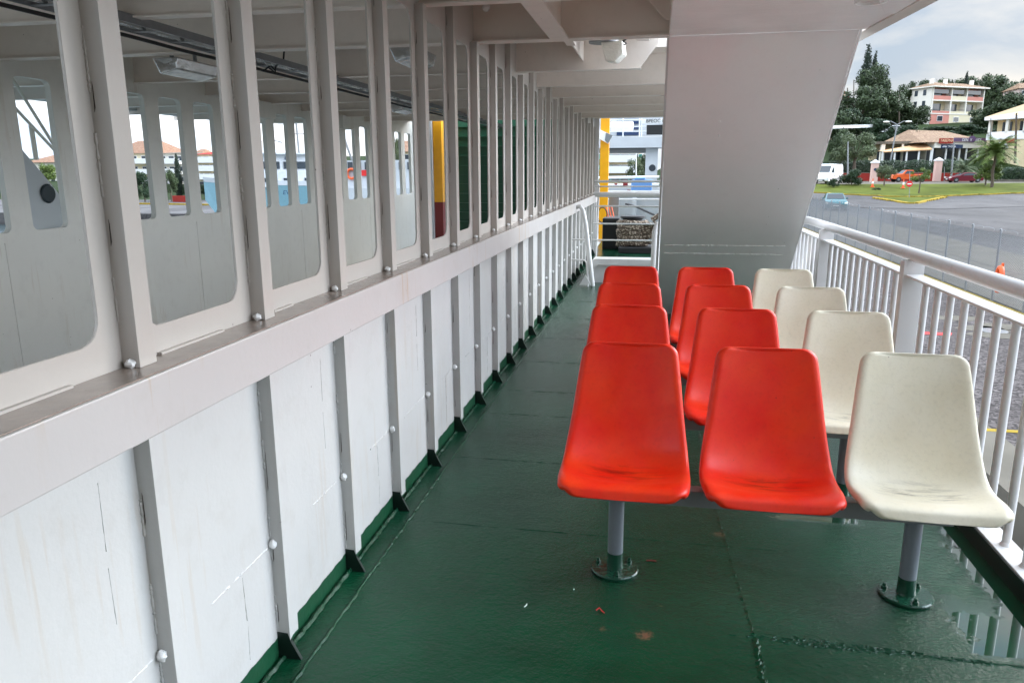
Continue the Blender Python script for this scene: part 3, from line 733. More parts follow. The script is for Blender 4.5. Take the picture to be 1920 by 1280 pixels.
mb = MB(); p = Vector((-2.80, 5.35, 2.285)); mb.tube([p, p+Vector((.03, .03, -.03)), p+Vector((.05, 0, .01)), p+Vector((.09, .05, .06)), p+Vector((.10, .05, .12))], .007, 6)
mb.tube([p+Vector((-.05, 0, -.02)), p+Vector((0, .02, .02)), p+Vector((.06, -.03, -.02))], .006, 6); mb.build('cable_end', M['dark'], t)
def foil_lamp(x, y, z, label, L_=.5):
    t = thing('strip_lamp', label, 'lamp', (x, y, z), 'foil wrapped strip lamps over the car lane')
    mb = MB()
    mb.prism([(x-.10, y, z+.05), (x+.10, y, z+.05), (x+.08, y, z-.03), (x-.05, y, z-.06)], (0, L_, 0)); mb.build('lamp_body', M['alu'], t, bevel=.01)
    mb = MB(); mb.box((x-.03, y+.1, z+.05), (x-.01, y+.12, CEIL)); mb.box((x-.03, y+L_-.12, z+.05), (x-.01, y+L_-.1, CEIL)); mb.build('hanger', M['galv'], t)
foil_lamp(-3.35, 4.93, 2.27, 'foil wrapped strip lamp nearest over the car lane, left of the second stud')
foil_lamp(-1.72, 5.15, 2.33, 'foil wrapped strip lamp above the car lane close to the slotted bulkhead')
foil_lamp(-3.1, 9.0, 2.30, 'foil wrapped strip lamp farthest down the car lane')

# ------------------------------------------------------------------ end of the covered deck: ramp, gates, mooring deck
t = thing('loading_ramp', 'raised dark green ribbed loading ramp closing the far end of the car lane', 'ramp', (-3, 15, 0))
mb = MB(); mb.box((-3.95, 15, -.3), (-1.30, 15.08, 2.58)); mb.build('ramp_plate', M['green_ramp'], t)
mb = MB(); z = -.2
while z < 2.5: mb.box((-3.94, 14.90, z), (-1.31, 15, z+.014)); z += .185
mb.build('ramp_rib', M['green_ramp'], t)
def ystrut(x, y, w_, d_, z0, z1, label, red=True, zr=.95):
    t = thing('ramp_pillar', label, 'pillar', (x, y, z0), 'yellow ramp pillars')
    mb = MB(); mb.box((x, y, zr if red else z0), (x+w_, y+d_, z1)); mb.build('shaft', M['yellow'], t)
    if red:
        mb = MB(); mb.box((x+.001, y+.001, z0), (x+w_-.001, y+d_-.001, zr)); mb.build('foot', M['maroon'], t)
ystrut(-4.29, 14.55, .17, .2, -.3, 2.55, 'yellow pillar with dark red foot beside the green ramp')
mb = MB(); mb.box((-4.62, 14.5, -.1), (-4.3, 14.6, 2.6)); mb.build('end_plating', M['paint_far'], fb)
ystrut(-1.225, 17, .185, .2, 0, 4.5, 'tall orange-yellow pillar seen through the far deck opening', False)
t = thing('pillar_guide', 'grey angled steel guide plate clipped across the yellow pillar', 'bracket', (-1.1, 16.9, 2.3))
g = [at(*p, 16.9) for p in ((1122, 242), (1149, 254), (1140, 270), (1122, 259))]
mb = MB(); mb.prism(g, (0, .06, 0)); mb.build('plate', M['paint_stair'], t)
mb = MB(); g2 = [at(*p, 16.88) for p in ((1136, 249), (1149, 254), (1140, 270), (1134, 263))]; mb.prism(g2, (0, .015, 0)); mb.build('wing', M['galv'], t)
# opening frame of the covered deck
mb = MB(); mb.box((-1.15, YE-.06, 1.0), (-1.05, YE+.02, CEIL)); mb.box((-1.15, YE, 2.52), (1.3, YE+.03, CEIL)); mb.box((-1.16, YE, 0), (-1.08, YE+.06, 1.0)); o = mb.build('opening_frame', M['paint_rail']); tag(o, 'white steel frame round the far end opening of the side deck', 'frame')
# pipe rail gate across the end
t = thing('end_rail', 'white pipe railing across the far end of the side deck', 'railing', (-.5, 13.6, 0))
for z, r in ((1.27, .012), (1.13, .045), (.93, .014), (.62, .014), (.33, .014)):
    mb = MB(); mb.tube([(-1.08, 13.6, z), (.12, 13.6, z)], r, 10); mb.build('rail_bar', M['paint_rail'], t, smooth=True)
mb = MB(); mb.tube([(-1.02, 13.62, 0), (-.99, 13.62, 1.30)], .018, 8); mb.build('rail_post', M['paint_rail'], t, smooth=True)
mb = MB(); mb.tube([(-1.05, 13.4, 1.36), (.12, 13.4, 1.36)], .02, 8); mb.build('rail_bar', M['paint_rail'], t, smooth=True)
# low coaming with rounded top corners, and ladder handrails
t = thing('stair_coaming', 'low white coaming board with rounded corners across the aisle behind the last red seats', 'coaming', (-.4, 10.6, 0))
ol = []
for cx, cz, a0 in ((.02, .24, 0), (-.78, .24, 90)):
    for i in range(6): a = R(a0+90*i/5); ol.append((cx+.10*math.cos(a), 10.55, cz+.10*math.sin(a)))
ol += [(-.88, 10.55, 0), (-.82, 10.55, 0), (-.82, 10.55, .2), (-.76, 10.55, .255), (.0, 10.55, .255), (.06, 10.55, .2), (.06, 10.55, 0), (.12, 10.55, 0)]
mb = MB(); mb.prism(ol, (0, .06, 0)); mb.build('board', M['paint_rail'], t, bevel=.004)
mb = MB(); mb.box((-.88, 10.62, .0), (.12, 11.6, .255)); mb.build('hatch_side', M['paint_rail'], t)
t = thing('ladder', 'small white ladder with inclined pipe handrail at the left wall near the far end', 'ladder', (-.95, 10.3, 0))
mb = MB(); mb.tube([(-1.06, 10.35, 1.06), (-1.0, 10.33, 1.07), (-.96, 10.32, 1.02), (-.92, 10.3, .85), (-.80, 10.25, 0)], .030, 12); mb.build('handrail', M['paint_rail'], t, smooth=True)
for z, f in ((.62, .6), (.34, .3)):
    mb = MB(); mb.tube([(-1.12, 10.4, z), (-.93, 10.36, z), (-.90, 10.34, z-.03), (-.86, 10.2, 0)], .012, 8); mb.build('rung', M['paint_rail'], t, smooth=True)
mb = MB(); mb.prism([(-.98, 10.2, .02), (-.82, 10.2, .02), (-.90, 10.2, .16)], (0, .02, 0)); mb.build('foot_plate', M['paint_rail'], t)
t = thing('stair_handrail', 'thick white pipe handrail beside the stair casing, far end of the aisle', 'handrail', (.02, 9.6, 0))
mb = MB(); mb.tube([(.0, 9.6, 0), (.01, 9.6, .80), (.03, 9.62, .88), (.07, 9.7, .9)], .035, 12); mb.tube([(.05, 9.5, .3), (.09, 9.5, 2.3)], .022, 10); mb.build('pipe', M['paint_rail'], t, smooth=True)
# mooring deck gear
t = thing('mooring_rope', 'thick beige braided mooring rope coiled round a black bollard', 'rope', (-.5, 14.9, 0))
def rope_mat():
    mt, t, b = mat_new('braided_rope'); tcn = N(t, 'ShaderNodeTexCoord'); P = gpos(t).outputs['Position']
    vo = N(t, 'ShaderNodeTexVoronoi'); vo.inputs['Scale'].default_value = 22; t.links.new(scalev(t, P, (1, 1, 1.3)), vo.inputs['Vector'])
    c = mixc(t, mapr(t, vo.outputs['Distance'], .1, .55), (.62, .52, .40), (.12, .085, .06)); t.links.new(c, b.inputs['Base Color']); b.inputs['Roughness'].default_value = .9
    bp = N(t, 'ShaderNodeBump'); bp.inputs['Distance'].default_value = .03; bp.invert = True; t.links.new(vo.outputs['Distance'], bp.inputs['Height']); t.links.new(bp.outputs[0], b.inputs['Normal']); return mt
M['rope'] = rope_mat()
def coil(mb, cx, cy, z0, z1, rad, r, turns, sq=1):
    pts = []; n = int(turns*22)
    for i in range(n+1):
        a = 2*PI*turns*i/n; pts.append((cx+rad*math.cos(a)*(1+.06*math.sin(2.7*a)), cy+rad*sq*math.sin(a), z0+(z1-z0)*i/n+.018*math.sin(1.7*a)))
    # lay of the rope: radius pulsing
    mb.tube(pts, [r*(1+.12*math.sin(i*2.2)) for i in range(len(pts))], 8)
mb = MB(); coil(mb, -.42, 15.0, .10, .58, .27, .045, 7); mb.build('coil', M['rope'], t, smooth=True)
mb = MB()
for q in range(5):
    z = .2+q*.085; mb.tube([(-.25, 14.8, z), (.1, 14.75, z+.05*math.sin(q)), (.45, 14.9, z+.06), (.7, 15.2, z+.02)], [.05, .045, .05, .045], 8)
mb.tube([(-.05, 14.7, .62), (.12, 14.72, .74), (.4, 14.8, .70), (.6, 14.9, .6)], .05, 8); mb.tube([(-.02, 14.7, .55), (.2, 14.68, .50), (.42, 14.75, .36), (.6, 14.8, .3)], .05, 8)
mb.build('rope_tail', M['rope'], t, smooth=True)
t = thing('bollard', 'black steel double bollard on the mooring deck carrying the rope', 'bollard', (-.5, 15, 0))
mb = MB(); mb.lathe([(0, 0), (.19, 0), (.19, .62), (.24, .64), (.24, .68), (0, .68)], (-.42, 15, 0), 20); mb.build('drum', M['dark'], t, smooth=True)
mb = MB(); mb.box((-.66, 14.5, 0), (.9, 15.5, .11)); mb.build('bed_plate', M['dark'], t, bevel=.01)
mb = MB(); mb.box((-1.02, 15.2, 0), (-.68, 15.7, .62)); o = mb.build('winch_box', M['dark'], bevel=.02); tag(o, 'black winch box left of the coiled rope', 'box')
t = thing('mooring_bulwark', 'white bulwark with stiffening frames at the end of the mooring deck', 'bulwark', (0, 19, 0))
mb = MB(); mb.box((-1.6, 19, 0), (2.2, 19.06, 1.02)); mb.build('plating', M['paint_far'], t)
mb = MB(); mb.box((-1.6, 18.86, 1.02), (2.2, 19.08, 1.06)); mb.build('cap_rail', M['paint_rail'], t)
for x in (-1.1, -.55, .30, 1.1):
    mb = MB(); mb.box((x, 18.8, 0), (x+.10, 19, 1.02)); mb.build('frame', M['paint_far'], t)
for z in (.68, .86):
    mb = MB(); mb.tube([(-1.6, 18.7, z), (2.2, 18.7, z)], .02, 6); mb.build('pipe', M['paint_rail'], t)
mb = MB(); mb.box((-1.02, 17.2, .55), (-.80, 17.4, 1.05)); o = mb.build('post_box', M['bar']); tag(o, 'dark grey upright box on the mooring deck left of the rope', 'box')
mb = MB(); mb.tube([(-.62, 16.4, .85), (-.4, 16.3, .80), (-.05, 16.0, .66), (.35, 15.6, .52)], .022, 7); o = mb.build('black_hose', M['dark']); tag(o, 'black hose hanging diagonally above the rope coil', 'hose')
mb = MB()
for i in range(3): mb.tube([(-1.05+.06*i, 16.6, .80), (-1.0+.06*i, 16.55, .62), (-.93+.05*i, 16.5, .40), (-.90+.05*i, 16.5, .30)], .012, 6)
o = mb.build('hanging_lines', M['orange']); tag(o, 'orange and white thin lines hanging at the left of the mooring deck', 'rope')
mb = MB(); mb.tube([(-1.1+.1*math.cos(a), 16.3, .62+.16*math.sin(a)) for a in [i*PI/8 for i in range(17)]], .013, 6); o = mb.build('cable_loop', M['dark']); tag(o, 'black cable loop hung on the wall at the far left corner', 'cable')

# ------------------------------------------------------------------ ground
QZ = -2.0
def smooth(a, b, x): f = max(0, min(1, (x-a)/(b-a))); return f*f*(3-2*f)
HP = [(-999, -2), (90, -2), (98, -1.45), (107, -.40), (121, -.22), (132, 2.6), (150, 4.6), (175, 8), (205, 12.5), (260, 19), (330, 23), (460, 26), (2000, 26)]
def terr(x, y):
    for (a, u), (b, v) in zip(HP, HP[1:]):
        if y <= b: h = u+(v-u)*(y-a)/(b-a); break
    if h > -.22: h = -.22+(h+.22)*smooth(-5, 40, x)*1.0
    if x < 0 and y > 170: h += smooth(170, 330, y)*8
    return h
def hit(px, py):
    d = ray(px, py); t = 5
    while t < 900:
        p = CAM+d*t
        if p.z <= terr(p.x, p.y): return p
        t += .5
    return p
def drop(px, Y, dz=0):
    """ground point below pixel column px at depth Y"""
    p = at(px, 320, Y); return Vector((p.x, Y, terr(p.x, Y)+dz))
def sheet(name, x0, x1, ys, mat, dz=0, nx=40, kind='structure', rough=0):
    vs = []; fs = []; xs = [x0+(x1-x0)*i/nx for i in range(nx+1)]
    for y in ys:
        for x in xs: vs.append((x, y, terr(x, y)+dz+(random.uniform(-rough, rough) if y > 128 else 0)))
    W = nx+1
    for j in range(len(ys)-1):
        for i in range(nx): fs.append((j*W+i, j*W+i+1, (j+1)*W+i+1, (j+1)*W+i))
    mb = MB(); mb.add(vs, fs); o = mb.build(name, mat, smooth=True, fixn=False); tag(o, kind=kind); return o
sheet('hill', -500, 700, [84+.0, 88, 90, 94, 98, 102, 106, 110, 115, 121, 124, 128, 132]+[136+6*i for i in range(40)]+[400, 460, 600, 900], M['hill'], 0, 120, rough=.5)
mb = MB(); mb.box((-900, -400, -4), (900, 900, -3.1)); tag(mb.build('water', M['water']), kind='structure')
mb = MB(); mb.box((4.05, -80, -5), (9.1, 84, QZ)); tag(mb.build('quay', M['quay']), kind='structure')
mb = MB(); mb.box((9.1, -80, -5), (700, 84.2, QZ-.02)); mb.box((-700, 60, -5), (4.04, 84.2, QZ-.03)); tag(mb.build('ground', M['asphalt']), kind='structure')
mb = MB(); mb.box((4.02, -80, -4.9), (4.75, 84, QZ+.004)); tag(mb.build('quay_edge', M['concrete']), kind='structure')
mb = MB(); mb.box((9.2, -80, QZ-.05), (15.0, 88, QZ+.05)); tag(mb.build('pale_path', M['concrete']), kind='structure')
mb = MB(); mb.box((15.0, -80, QZ-.05), (400, 99, QZ+.006)); mb.box((-300, 60.5, QZ-.05), (3.9, 104, QZ+.002)); tag(mb.build('road', M['asphalt']), kind='structure')
mb = MB(); mb.box((8.88, -80, QZ), (9.02, 88, QZ+.07)); tag(mb.build('yellow_kerb', simple('dirty_yellow_kerb', (.22, .165, .04), .8, var=.7, scale=6, spec=.05)), kind='structure')
mb = MB(); y = 4.
while y < 80: mb.box((8.70+random.uniform(-.03, .03), y, QZ+.004), (8.86, y+random.uniform(.1, .5), QZ+.02)); y += random.uniform(.5, .9)
tag(mb.build('weeds', M['hedge']), 'dark weeds and dirt along the foot of the yellow quay kerb', 'weeds', kind='stuff')
mb = MB(); a, b = atz(1820, 806, QZ+.005), atz(1919, 812, QZ+.005); mb.prism([a, b+(b-a)*3, b+(b-a)*3+Vector((0, .12, 0)), a+Vector((0, .12, 0))], (0, 0, .002))
tag(mb.build('yellow_line', M['kerb_yellow']), kind='structure')
mb = MB(); p = atz(1750, 625, QZ+.005)
mb.prism([p+Vector((x, y, 0)) for x, y in ((-.35, -.12), (.3, -.16), (.42, .1), (-.2, .14))], (0, 0, .002)); tag(mb.build('red_mark', M['redpl']), kind='structure')
mb = MB()
for px, py in ((1845, 617), (1875, 612), (1795, 596), (1640, 452), (1860, 628)):
    p = atz(px, py, QZ+.003); mb.prism([p+Vector((random.uniform(.7, 1.2)*.55*math.cos(a), random.uniform(.7, 1.1)*.4*math.sin(a), 0)) for a in [i*PI/5 for i in range(10)]], (0, 0, .004))
tag(mb.build('concrete_patch', M['concrete']), kind='structure')
p = atz(1862, 620, QZ); mb = MB(); mb.lathe([(0, .012), (.27, .012), (.30, .004)], (p.x, p.y, QZ), 20); tag(mb.build('manhole_cover', M['bar']), 'round grey manhole cover in the pale patch on the quay', 'manhole cover')

# lawn, kerbs, island follow the ground
def poly_on_ground(pxs, dz, mat, name, n=24):
    pts = [hit(*p) for p in pxs]
    return pts
lawnf = [(1330, 352), (1500, 361), (1560, 365), (1640, 369), (1700, 371), (1760, 370), (1830, 367), (1919, 364), (2050, 358)]
def strip(name, front, back, mat, dz=.03, m=10, kind='structure', n=60):
    """sheet between two pixel polylines, following the terrain"""
    def samp(pl, f):
        x = f*(len(pl)-1); i = min(int(x), len(pl)-2); g = x-i; return (pl[i][0]*(1-g)+pl[i+1][0]*g, pl[i][1]*(1-g)+pl[i+1][1]*g)
    vs = []; fs = []
    for i in range(n+1):
        a = hit(*samp(front, i/n)); b = hit(*samp(back, i/n))
        for j in range(m+1):
            x = a.x+(b.x-a.x)*j/m; y = a.y+(b.y-a.y)*j/m; vs.append((x, y, terr(x, y)+dz))
    for i in range(n):
        for j in range(m): a = i*(m+1)+j; fs.append((a, a+m+1, a+m+2, a+1))
    mb = MB(); mb.add(vs, fs); o = mb.build(name, mat, smooth=True, fixn=False); tag(o, kind=kind); return o
strip('lawn', lawnf, [(1330, 346.5), (1500, 346.5), (1700, 346.5), (1919, 344), (2050, 343)], M['lawn'], .06)
strip('far_road', [(1330, 346.5), (1500, 346.5), (1700, 346.5), (1919, 344), (2050, 343)], [(1330, 338), (1500, 338), (1700, 338), (1919, 336), (2050, 335)], M['concrete'], .05)
def kerb(name, pl, mat, w_=.35, h=.16, n=70):
    pts = []
    for i in range(n+1):
        x = i/n*(len(pl)-1); k = min(int(x), len(pl)-2); g = x-k; pts.append(hit(pl[k][0]*(1-g)+pl[k+1][0]*g, pl[k][1]*(1-g)+pl[k+1][1]*g))
    mb = MB(); vs = []; fs = []
    for i, p in enumerate(pts):
        t = (pts[min(i+1, n)]-pts[max(i-1, 0)]); t.z = 0; t.normalize(); q = Vector((-t.y, t.x, 0))*w_
        for dx, dz in ((0, -.1), (0, h), (1, h), (1, -.1)): vs.append((p.x+q.x*dx, p.y+q.y*dx, terr(p.x, p.y)+dz))
    for i in range(len(pts)-1):
        for k in range(3): fs.append((i*4+k, i*4+k+1, (i+1)*4+k+1, (i+1)*4+k))
    mb.add(vs, fs); o = mb.build(name, mat, fixn=False); tag(o, kind='structure')
kerb('lawn_kerb', lawnf, M['kerb_yellow'])
isl = [(1635, 373), (1660, 377), (1700, 383), (1722, 383), (1745, 378), (1776, 371.5)]
strip('island_grass', isl, [(1638, 372), (1665, 372), (1700, 372), (1722, 372), (1745, 371), (1776, 370.5)], M['lawn'], .13, 6)
kerb('island_kerb', isl, M['kerb_yellow'], .5, .17)
strip('apron', [(1330, 378), (1500, 386), (1640, 391), (1760, 393), (1919, 388), (2050, 380)], lawnf, M['asphalt'], .035)

# ------------------------------------------------------------------ quay fence
FX = 9.07
fe = thing('chain_link_fence', 'long grey chain-link fence on tall posts running along the quay', 'fence', (FX, 30, QZ))
y = 5.7
posts_y = []
while y < 86: posts_y.append(y); y += 1.83
for y in posts_y:
    mb = MB(); mb.tube([(FX, y, QZ), (FX, y, QZ+1.93), (FX-.02, y, QZ+1.99)], .03, 6); mb.build('fence_post', M['galv'], fe)
mb = MB(); wires = []
z0, z1 = QZ+.06, QZ+1.86; Hh = z1-z0; pit = .085
def wire(mb, p, q, r=.0045):
    p, q = Vector(p), Vector(q); u = Vector((r, 0, 0)); v = Vector((0, r, r))
    n = len(mb.v); mb.v += [tuple(p+u), tuple(p-u+v), tuple(p-u-v), tuple(q+u), tuple(q-u+v), tuple(q-u-v)]
    mb.f += [(n, n+1, n+4, n+3), (n+1, n+2, n+5, n+4), (n+2, n, n+3, n+5)]
y = 4.
while y < 86: wire(mb, (FX+.03, y, z0), (FX+.03, y+Hh, z1)); wire(mb, (FX+.034, y+Hh, z0), (FX+.034, y, z1)); y += pit
for z in (z0, QZ+.95, z1): wire(mb, (FX+.03, 4, z), (FX+.03, 88, z), .004)
mb.build('wire_mesh', M['galv'], fe, fixn=False)
mb = MB(); pts = [(FX+.03+.06*math.cos(i*.9), 4+i*.10, QZ+1.93+.03*abs(math.sin(i*.22))+.02*math.sin(i*.9)) for i in range(820)]; mb.tube(pts, .004, 3, caps=False); mb.build('top_wire', M['galv'], fe)
# lifebuoy on the fence
p = at(1880, 522, 21.4); t = thing('lifebuoy', 'orange lifebuoy hanging on a fence post at the right', 'lifebuoy', p)
mb = MB(); mb.tube([(p.x-.08, p.y+.25*math.cos(a)*.6, p.z-.02+.30*math.sin(a)) for a in [2*PI*i/24 for i in range(24)]], .065, 8, closed=True); mb.build('ring', M['orange'], t, smooth=True)
mb = MB(); mb.box((p.x-.06, p.y-.03, p.z+.28), (p.x-.02, p.y+.03, p.z+.40)); mb.build('hook', M['orange'], t)

# ------------------------------------------------------------------ vehicles
M['rubber'] = M['dark']
def carpaint(name, col): return simple(name, col, .22, .25, var=.04)
def car(label, cat, loc, rz, col, prof_, Lc, W, wheel_x, wr=.31, name='parked_car', wins=None, van=False):
    """prof_: side profile points (x, z); body extruded over width W with tumblehome above the waist"""
    root = thing(name, label, cat, (0, 0, 0)); waist = .62*max(z for x, z in prof_)
    zmax = max(z for x, z in prof_)
    mb = MB(); n = len(prof_); vs = []
    rings = ((-W/2, 0), (-W/2+.05, .0), (W/2-.05, 0), (W/2, 0))
    for yy, _ in ((-1, 0), (-.9, 0), (.9, 0), (1, 0)):
        for x, z in prof_:
            tum = 1-(.22 if not van else .08)*max(0, (z-waist)/(zmax-waist)); edge = .96 if abs(yy) < 1 else 1.0
            cx = x if abs(yy) < 1 else x*.97
            cz = z if abs(yy) < 1 else (z-.04 if z > .5 else z)
            vs.append((cx, yy*W/2*tum*(1 if abs(yy) == 1 else 1.0), cz))
    fs = []
    for r in range(3):
        for i in range(n): j = (i+1) % n; fs.append((r*n+i, r*n+j, (r+1)*n+j, (r+1)*n+i))
    fs += [tuple(range(n)), tuple(range(4*n-1, 3*n-1, -1))]
    mb.add(vs, fs); mb.build('body', col, root, smooth=True)
    for (poly, side) in wins:
        mb = MB()
        if side == 'side':
            for s_ in (-1, 1):
                pts = []
                for x, z in poly:
                    tum = 1-(.22 if not van else .08)*max(0, (z-waist)/(zmax-waist)); pts.append((x*.97, s_*(W/2*tum+.004), z-.04))
                mb.prism(pts, (0, -s_*.02, 0))
            mb.build('side_window', M['glass'], root)
        else:
            (xa, za), (xb, zb) = poly
            ta = 1-(.22 if not van else .08)*max(0, (za-waist)/(zmax-waist)); tb = 1-(.22 if not van else .08)*max(0, (zb-waist)/(zmax-waist))
            dx = .012*(1 if side == 'front' else -1)
            mb.prism([(xa+dx, -W/2*ta*.86, za+.01), (xa+dx, W/2*ta*.86, za+.01), (xb+dx, W/2*tb*.86, zb+.01), (xb+dx, -W/2*tb*.86, zb+.01)], (-dx, 0, -.008)); mb.build('windscreen' if side == 'front' else 'rear_window', M['glass'], root)
    for x in wheel_x:
        for s_ in (-1, 1):
            mb = MB(); mb.lathe([(0, s_*-.09), (wr, -.09*s_), (wr, .09*s_), (wr*.62, .10*s_), (0, .085*s_)], (x, s_*(W/2-.09), wr), 18, 'y'); wo = mb.build('wheel', M['dark'], root)
            mb = MB(); mb.lathe([(0, .105*s_), (wr*.6, .095*s_), (wr*.62, .085*s_)], (x, s_*(W/2-.09), wr), 12, 'y'); mb.build('rim', M['galv'], wo)
    xf = max(x for x, z in prof_)
    for s_ in (-1, 1):
        mb = MB(); mb.box((xf-.22, s_*(W/2-.12)-.13, .60*(1.25 if van else 1)), (xf-.02, s_*(W/2-.12)+.10, .60*(1.25 if van else 1)+.14)); mb.build('headlight', M['lamp_glass'], root, bevel=.02)
    mb = MB(); mb.box((xf-.05, -.5, .36), (xf+.015, .5, .56)); mb.build('grille', M['dark'], root)
    mb = MB(); mb.box((xf+.0, -.26, .40), (xf+.02, .26, .50)); mb.build('number_plate', M['white'], root)
    for s_ in (-1, 1):
        mb = MB(); mb.box((wins[0][0][0][0]*.9 if False else .55, s_*(W/2)-.02, .98), (.68, s_*(W/2+.17), 1.10)); mb.build('mirror', col, root, bevel=.02)
    root.location = loc; root.rotation_euler.z = rz
    return root
sedan = [(-2.15, .35), (-2.2, .75), (-2.1, .95), (-1.55, 1.02), (-.95, 1.40), (-.3, 1.46), (.25, 1.42), (1.0, .98), (1.9, .86), (2.15, .70), (2.2, .40), (2.1, .24), (-2.05, .24)]
coupe = [(-2.1, .35), (-2.2, .72), (-2.05, .92), (-1.6, 1.05), (-.85, 1.30), (-.2, 1.33), (.3, 1.24), (1.0, .92), (1.9, .76), (2.2, .55), (2.25, .36), (2.1, .22), (-2.0, .22)]
vanp = [(-2.6, .4), (-2.65, 1.2), (-2.6, 2.35), (-2.3, 2.55), (.9, 2.58), (1.35, 2.40), (2.05, 1.42), (2.62, 1.15), (2.72, .75), (2.68, .40), (2.5, .3), (-2.5, .3)]
pick = [(-2.5, .55), (-2.5, 1.05), (-.5, 1.05), (-.42, 1.62), (.55, 1.64), (1.1, 1.12), (2.3, 1.02), (2.5, .85), (2.5, .5), (2.3, .42), (-2.4, .42)]
p = atz(1563, 393, QZ)*1.0; pc = atz(1563, 392, QZ)
car('teal blue sedan driving on the road behind the quay fence', 'car', (pc.x*.98, pc.y*.98, QZ+.01), R(-97), carpaint('teal_car_paint', (.07, .16, .18)), sedan, 4.4, 1.78, (-1.35, 1.35),
    wins=[([(-1.45, 1.0), (-.92, 1.33), (-.25, 1.39), (.22, 1.35), (.85, 1.0)], 'side'), (((.98, 1.0), (.30, 1.40)), 'front'), (((-1.5, 1.04), (-1.0, 1.38)), 'rear')], name='moving_car')
q = hit(1807, 343); car('dark red coupe parked on the far road behind the lawn', 'car', (q.x, q.y, terr(q.x, q.y)+.06), R(184), carpaint('dark_red_car_paint', (.13, .010, .018)), coupe, 4.5, 1.8, (-1.35, 1.38), .33,
    wins=[([(-1.35, .98), (-.82, 1.24), (-.2, 1.27), (.28, 1.18), (.8, .95)], 'side'), (((1.0, .93), (.34, 1.22)), 'front'), (((-1.6, 1.06), (-.9, 1.29)), 'rear')])
q = hit(1556, 345.5); car('white high-roof van parked beside the round green bush', 'van', (q.x, q.y+1.2, terr(q.x, q.y)+.06), R(-122), carpaint('white_van_paint', (.80, .81, .82)), vanp, 5.3, 1.95, (-1.7, 1.75), .34, van=True, name='parked_van',
    wins=[([(.75, 1.5), (.8, 2.12), (1.2, 2.12), (1.75, 1.5)], 'side'), (((2.0, 1.48), (1.40, 2.34)), 'front'), (((-2.66, 1.4), (-2.62, 2.1)), 'rear')])
q = hit(1698, 342.5); car('orange pickup truck parked in front of the dark red wall', 'pickup truck', (q.x+.5, q.y+1, terr(q.x, q.y)+.06), R(186), carpaint('orange_truck_paint', (.70, .12, .03)), pick, 5, 1.8, (-1.6, 1.55), .36, name='parked_pickup',
    wins=[([(-.36, 1.14), (-.33, 1.56), (.48, 1.58), (.85, 1.16)], 'side'), (((1.08, 1.15), (.6, 1.60)), 'front'), (((-.5, 1.1), (-.43, 1.55)), 'rear')])
p = at(1674, 243, 160); car('small white car on the hillside road above the roadside tree', 'car', (p.x, p.y, p.z-.7), R(175), carpaint('white_car_paint', (.78, .79, .8)), sedan, 4.4, 1.75, (-1.35, 1.35),
    wins=[([(-1.45, 1.0), (-.92, 1.33), (-.25, 1.39), (.22, 1.35), (.85, 1.0)], 'side'), (((.98, 1.0), (.30, 1.40)), 'front'), (((-1.5, 1.04), (-1.0, 1.38)), 'rear')])

# ------------------------------------------------------------------ plants
def crown_mesh(name, mat, blobs, n, leaf, squash=1., up=.2):
    vs = []; fs = []
    tot = sum(b[3]**2 for b in blobs)
    for (bx, by, bz, br) in blobs:
        k = int(n*br*br/tot)
        for _ in range(k):
            v = Vector((random.gauss(0, 1), random.gauss(0, 1), random.gauss(0, 1))).normalized()
            rr = br*(random.random()**.30)*random.uniform(.82, 1.08)
            c = Vector((bx+v.x*rr, by+v.y*rr, bz+v.z*rr*squash))
            a = Vector((random.gauss(0, 1), random.gauss(0, 1), random.gauss(0, 1)+up)).normalized(); b = a.cross(v+Vector((.01, .2, .1))).normalized()
            s_ = leaf*random.uniform(.5, 1.3); i = len(vs)
            vs += [tuple(c-a*s_), tuple(c+b*s_*.55), tuple(c+a*s_), tuple(c-b*s_*.55)]; fs.append((i, i+1, i+2, i+3))
    me = bpy.data.meshes.new(name); me.from_pydata(vs, [], fs); me.materials.append(mat); return me
def trunk_mesh(h, r, limbs=6, spread=1.5, top=None):
    mb = MB(); top = top or h*1.3
    mb.tube([(0, 0, -.3), (random.uniform(-.1, .1), 0, h*.5), (0, random.uniform(-.1, .1), h)], [r*1.25, r, r*.8], 8)
    for i in range(limbs):
        a = 2*PI*i/limbs+random.random(); mb.tube([(0, 0, h*.9), (math.cos(a)*spread*.4, math.sin(a)*spread*.4, h+(top-h)*.5), (math.cos(a)*spread, math.sin(a)*spread, top)], [r*.5, r*.35, r*.12], 5)
    me = bpy.data.meshes.new('trunk'); me.from_pydata([tuple(v) for v in mb.v], [], mb.f); me.materials.append(M['bark']); return me
def blobset(n, R_, z0, z1, br):
    out = []
    for i in range(n):
        a = random.random()*2*PI; f = math.sqrt(random.random()); zf = random.random()
        rad = R_*f*math.sqrt(max(.05, 1-(2*zf-1)**2*.8)); out.append((rad*math.cos(a), rad*math.sin(a), z0+(z1-z0)*zf, br*random.uniform(.7, 1.25)))
    return out
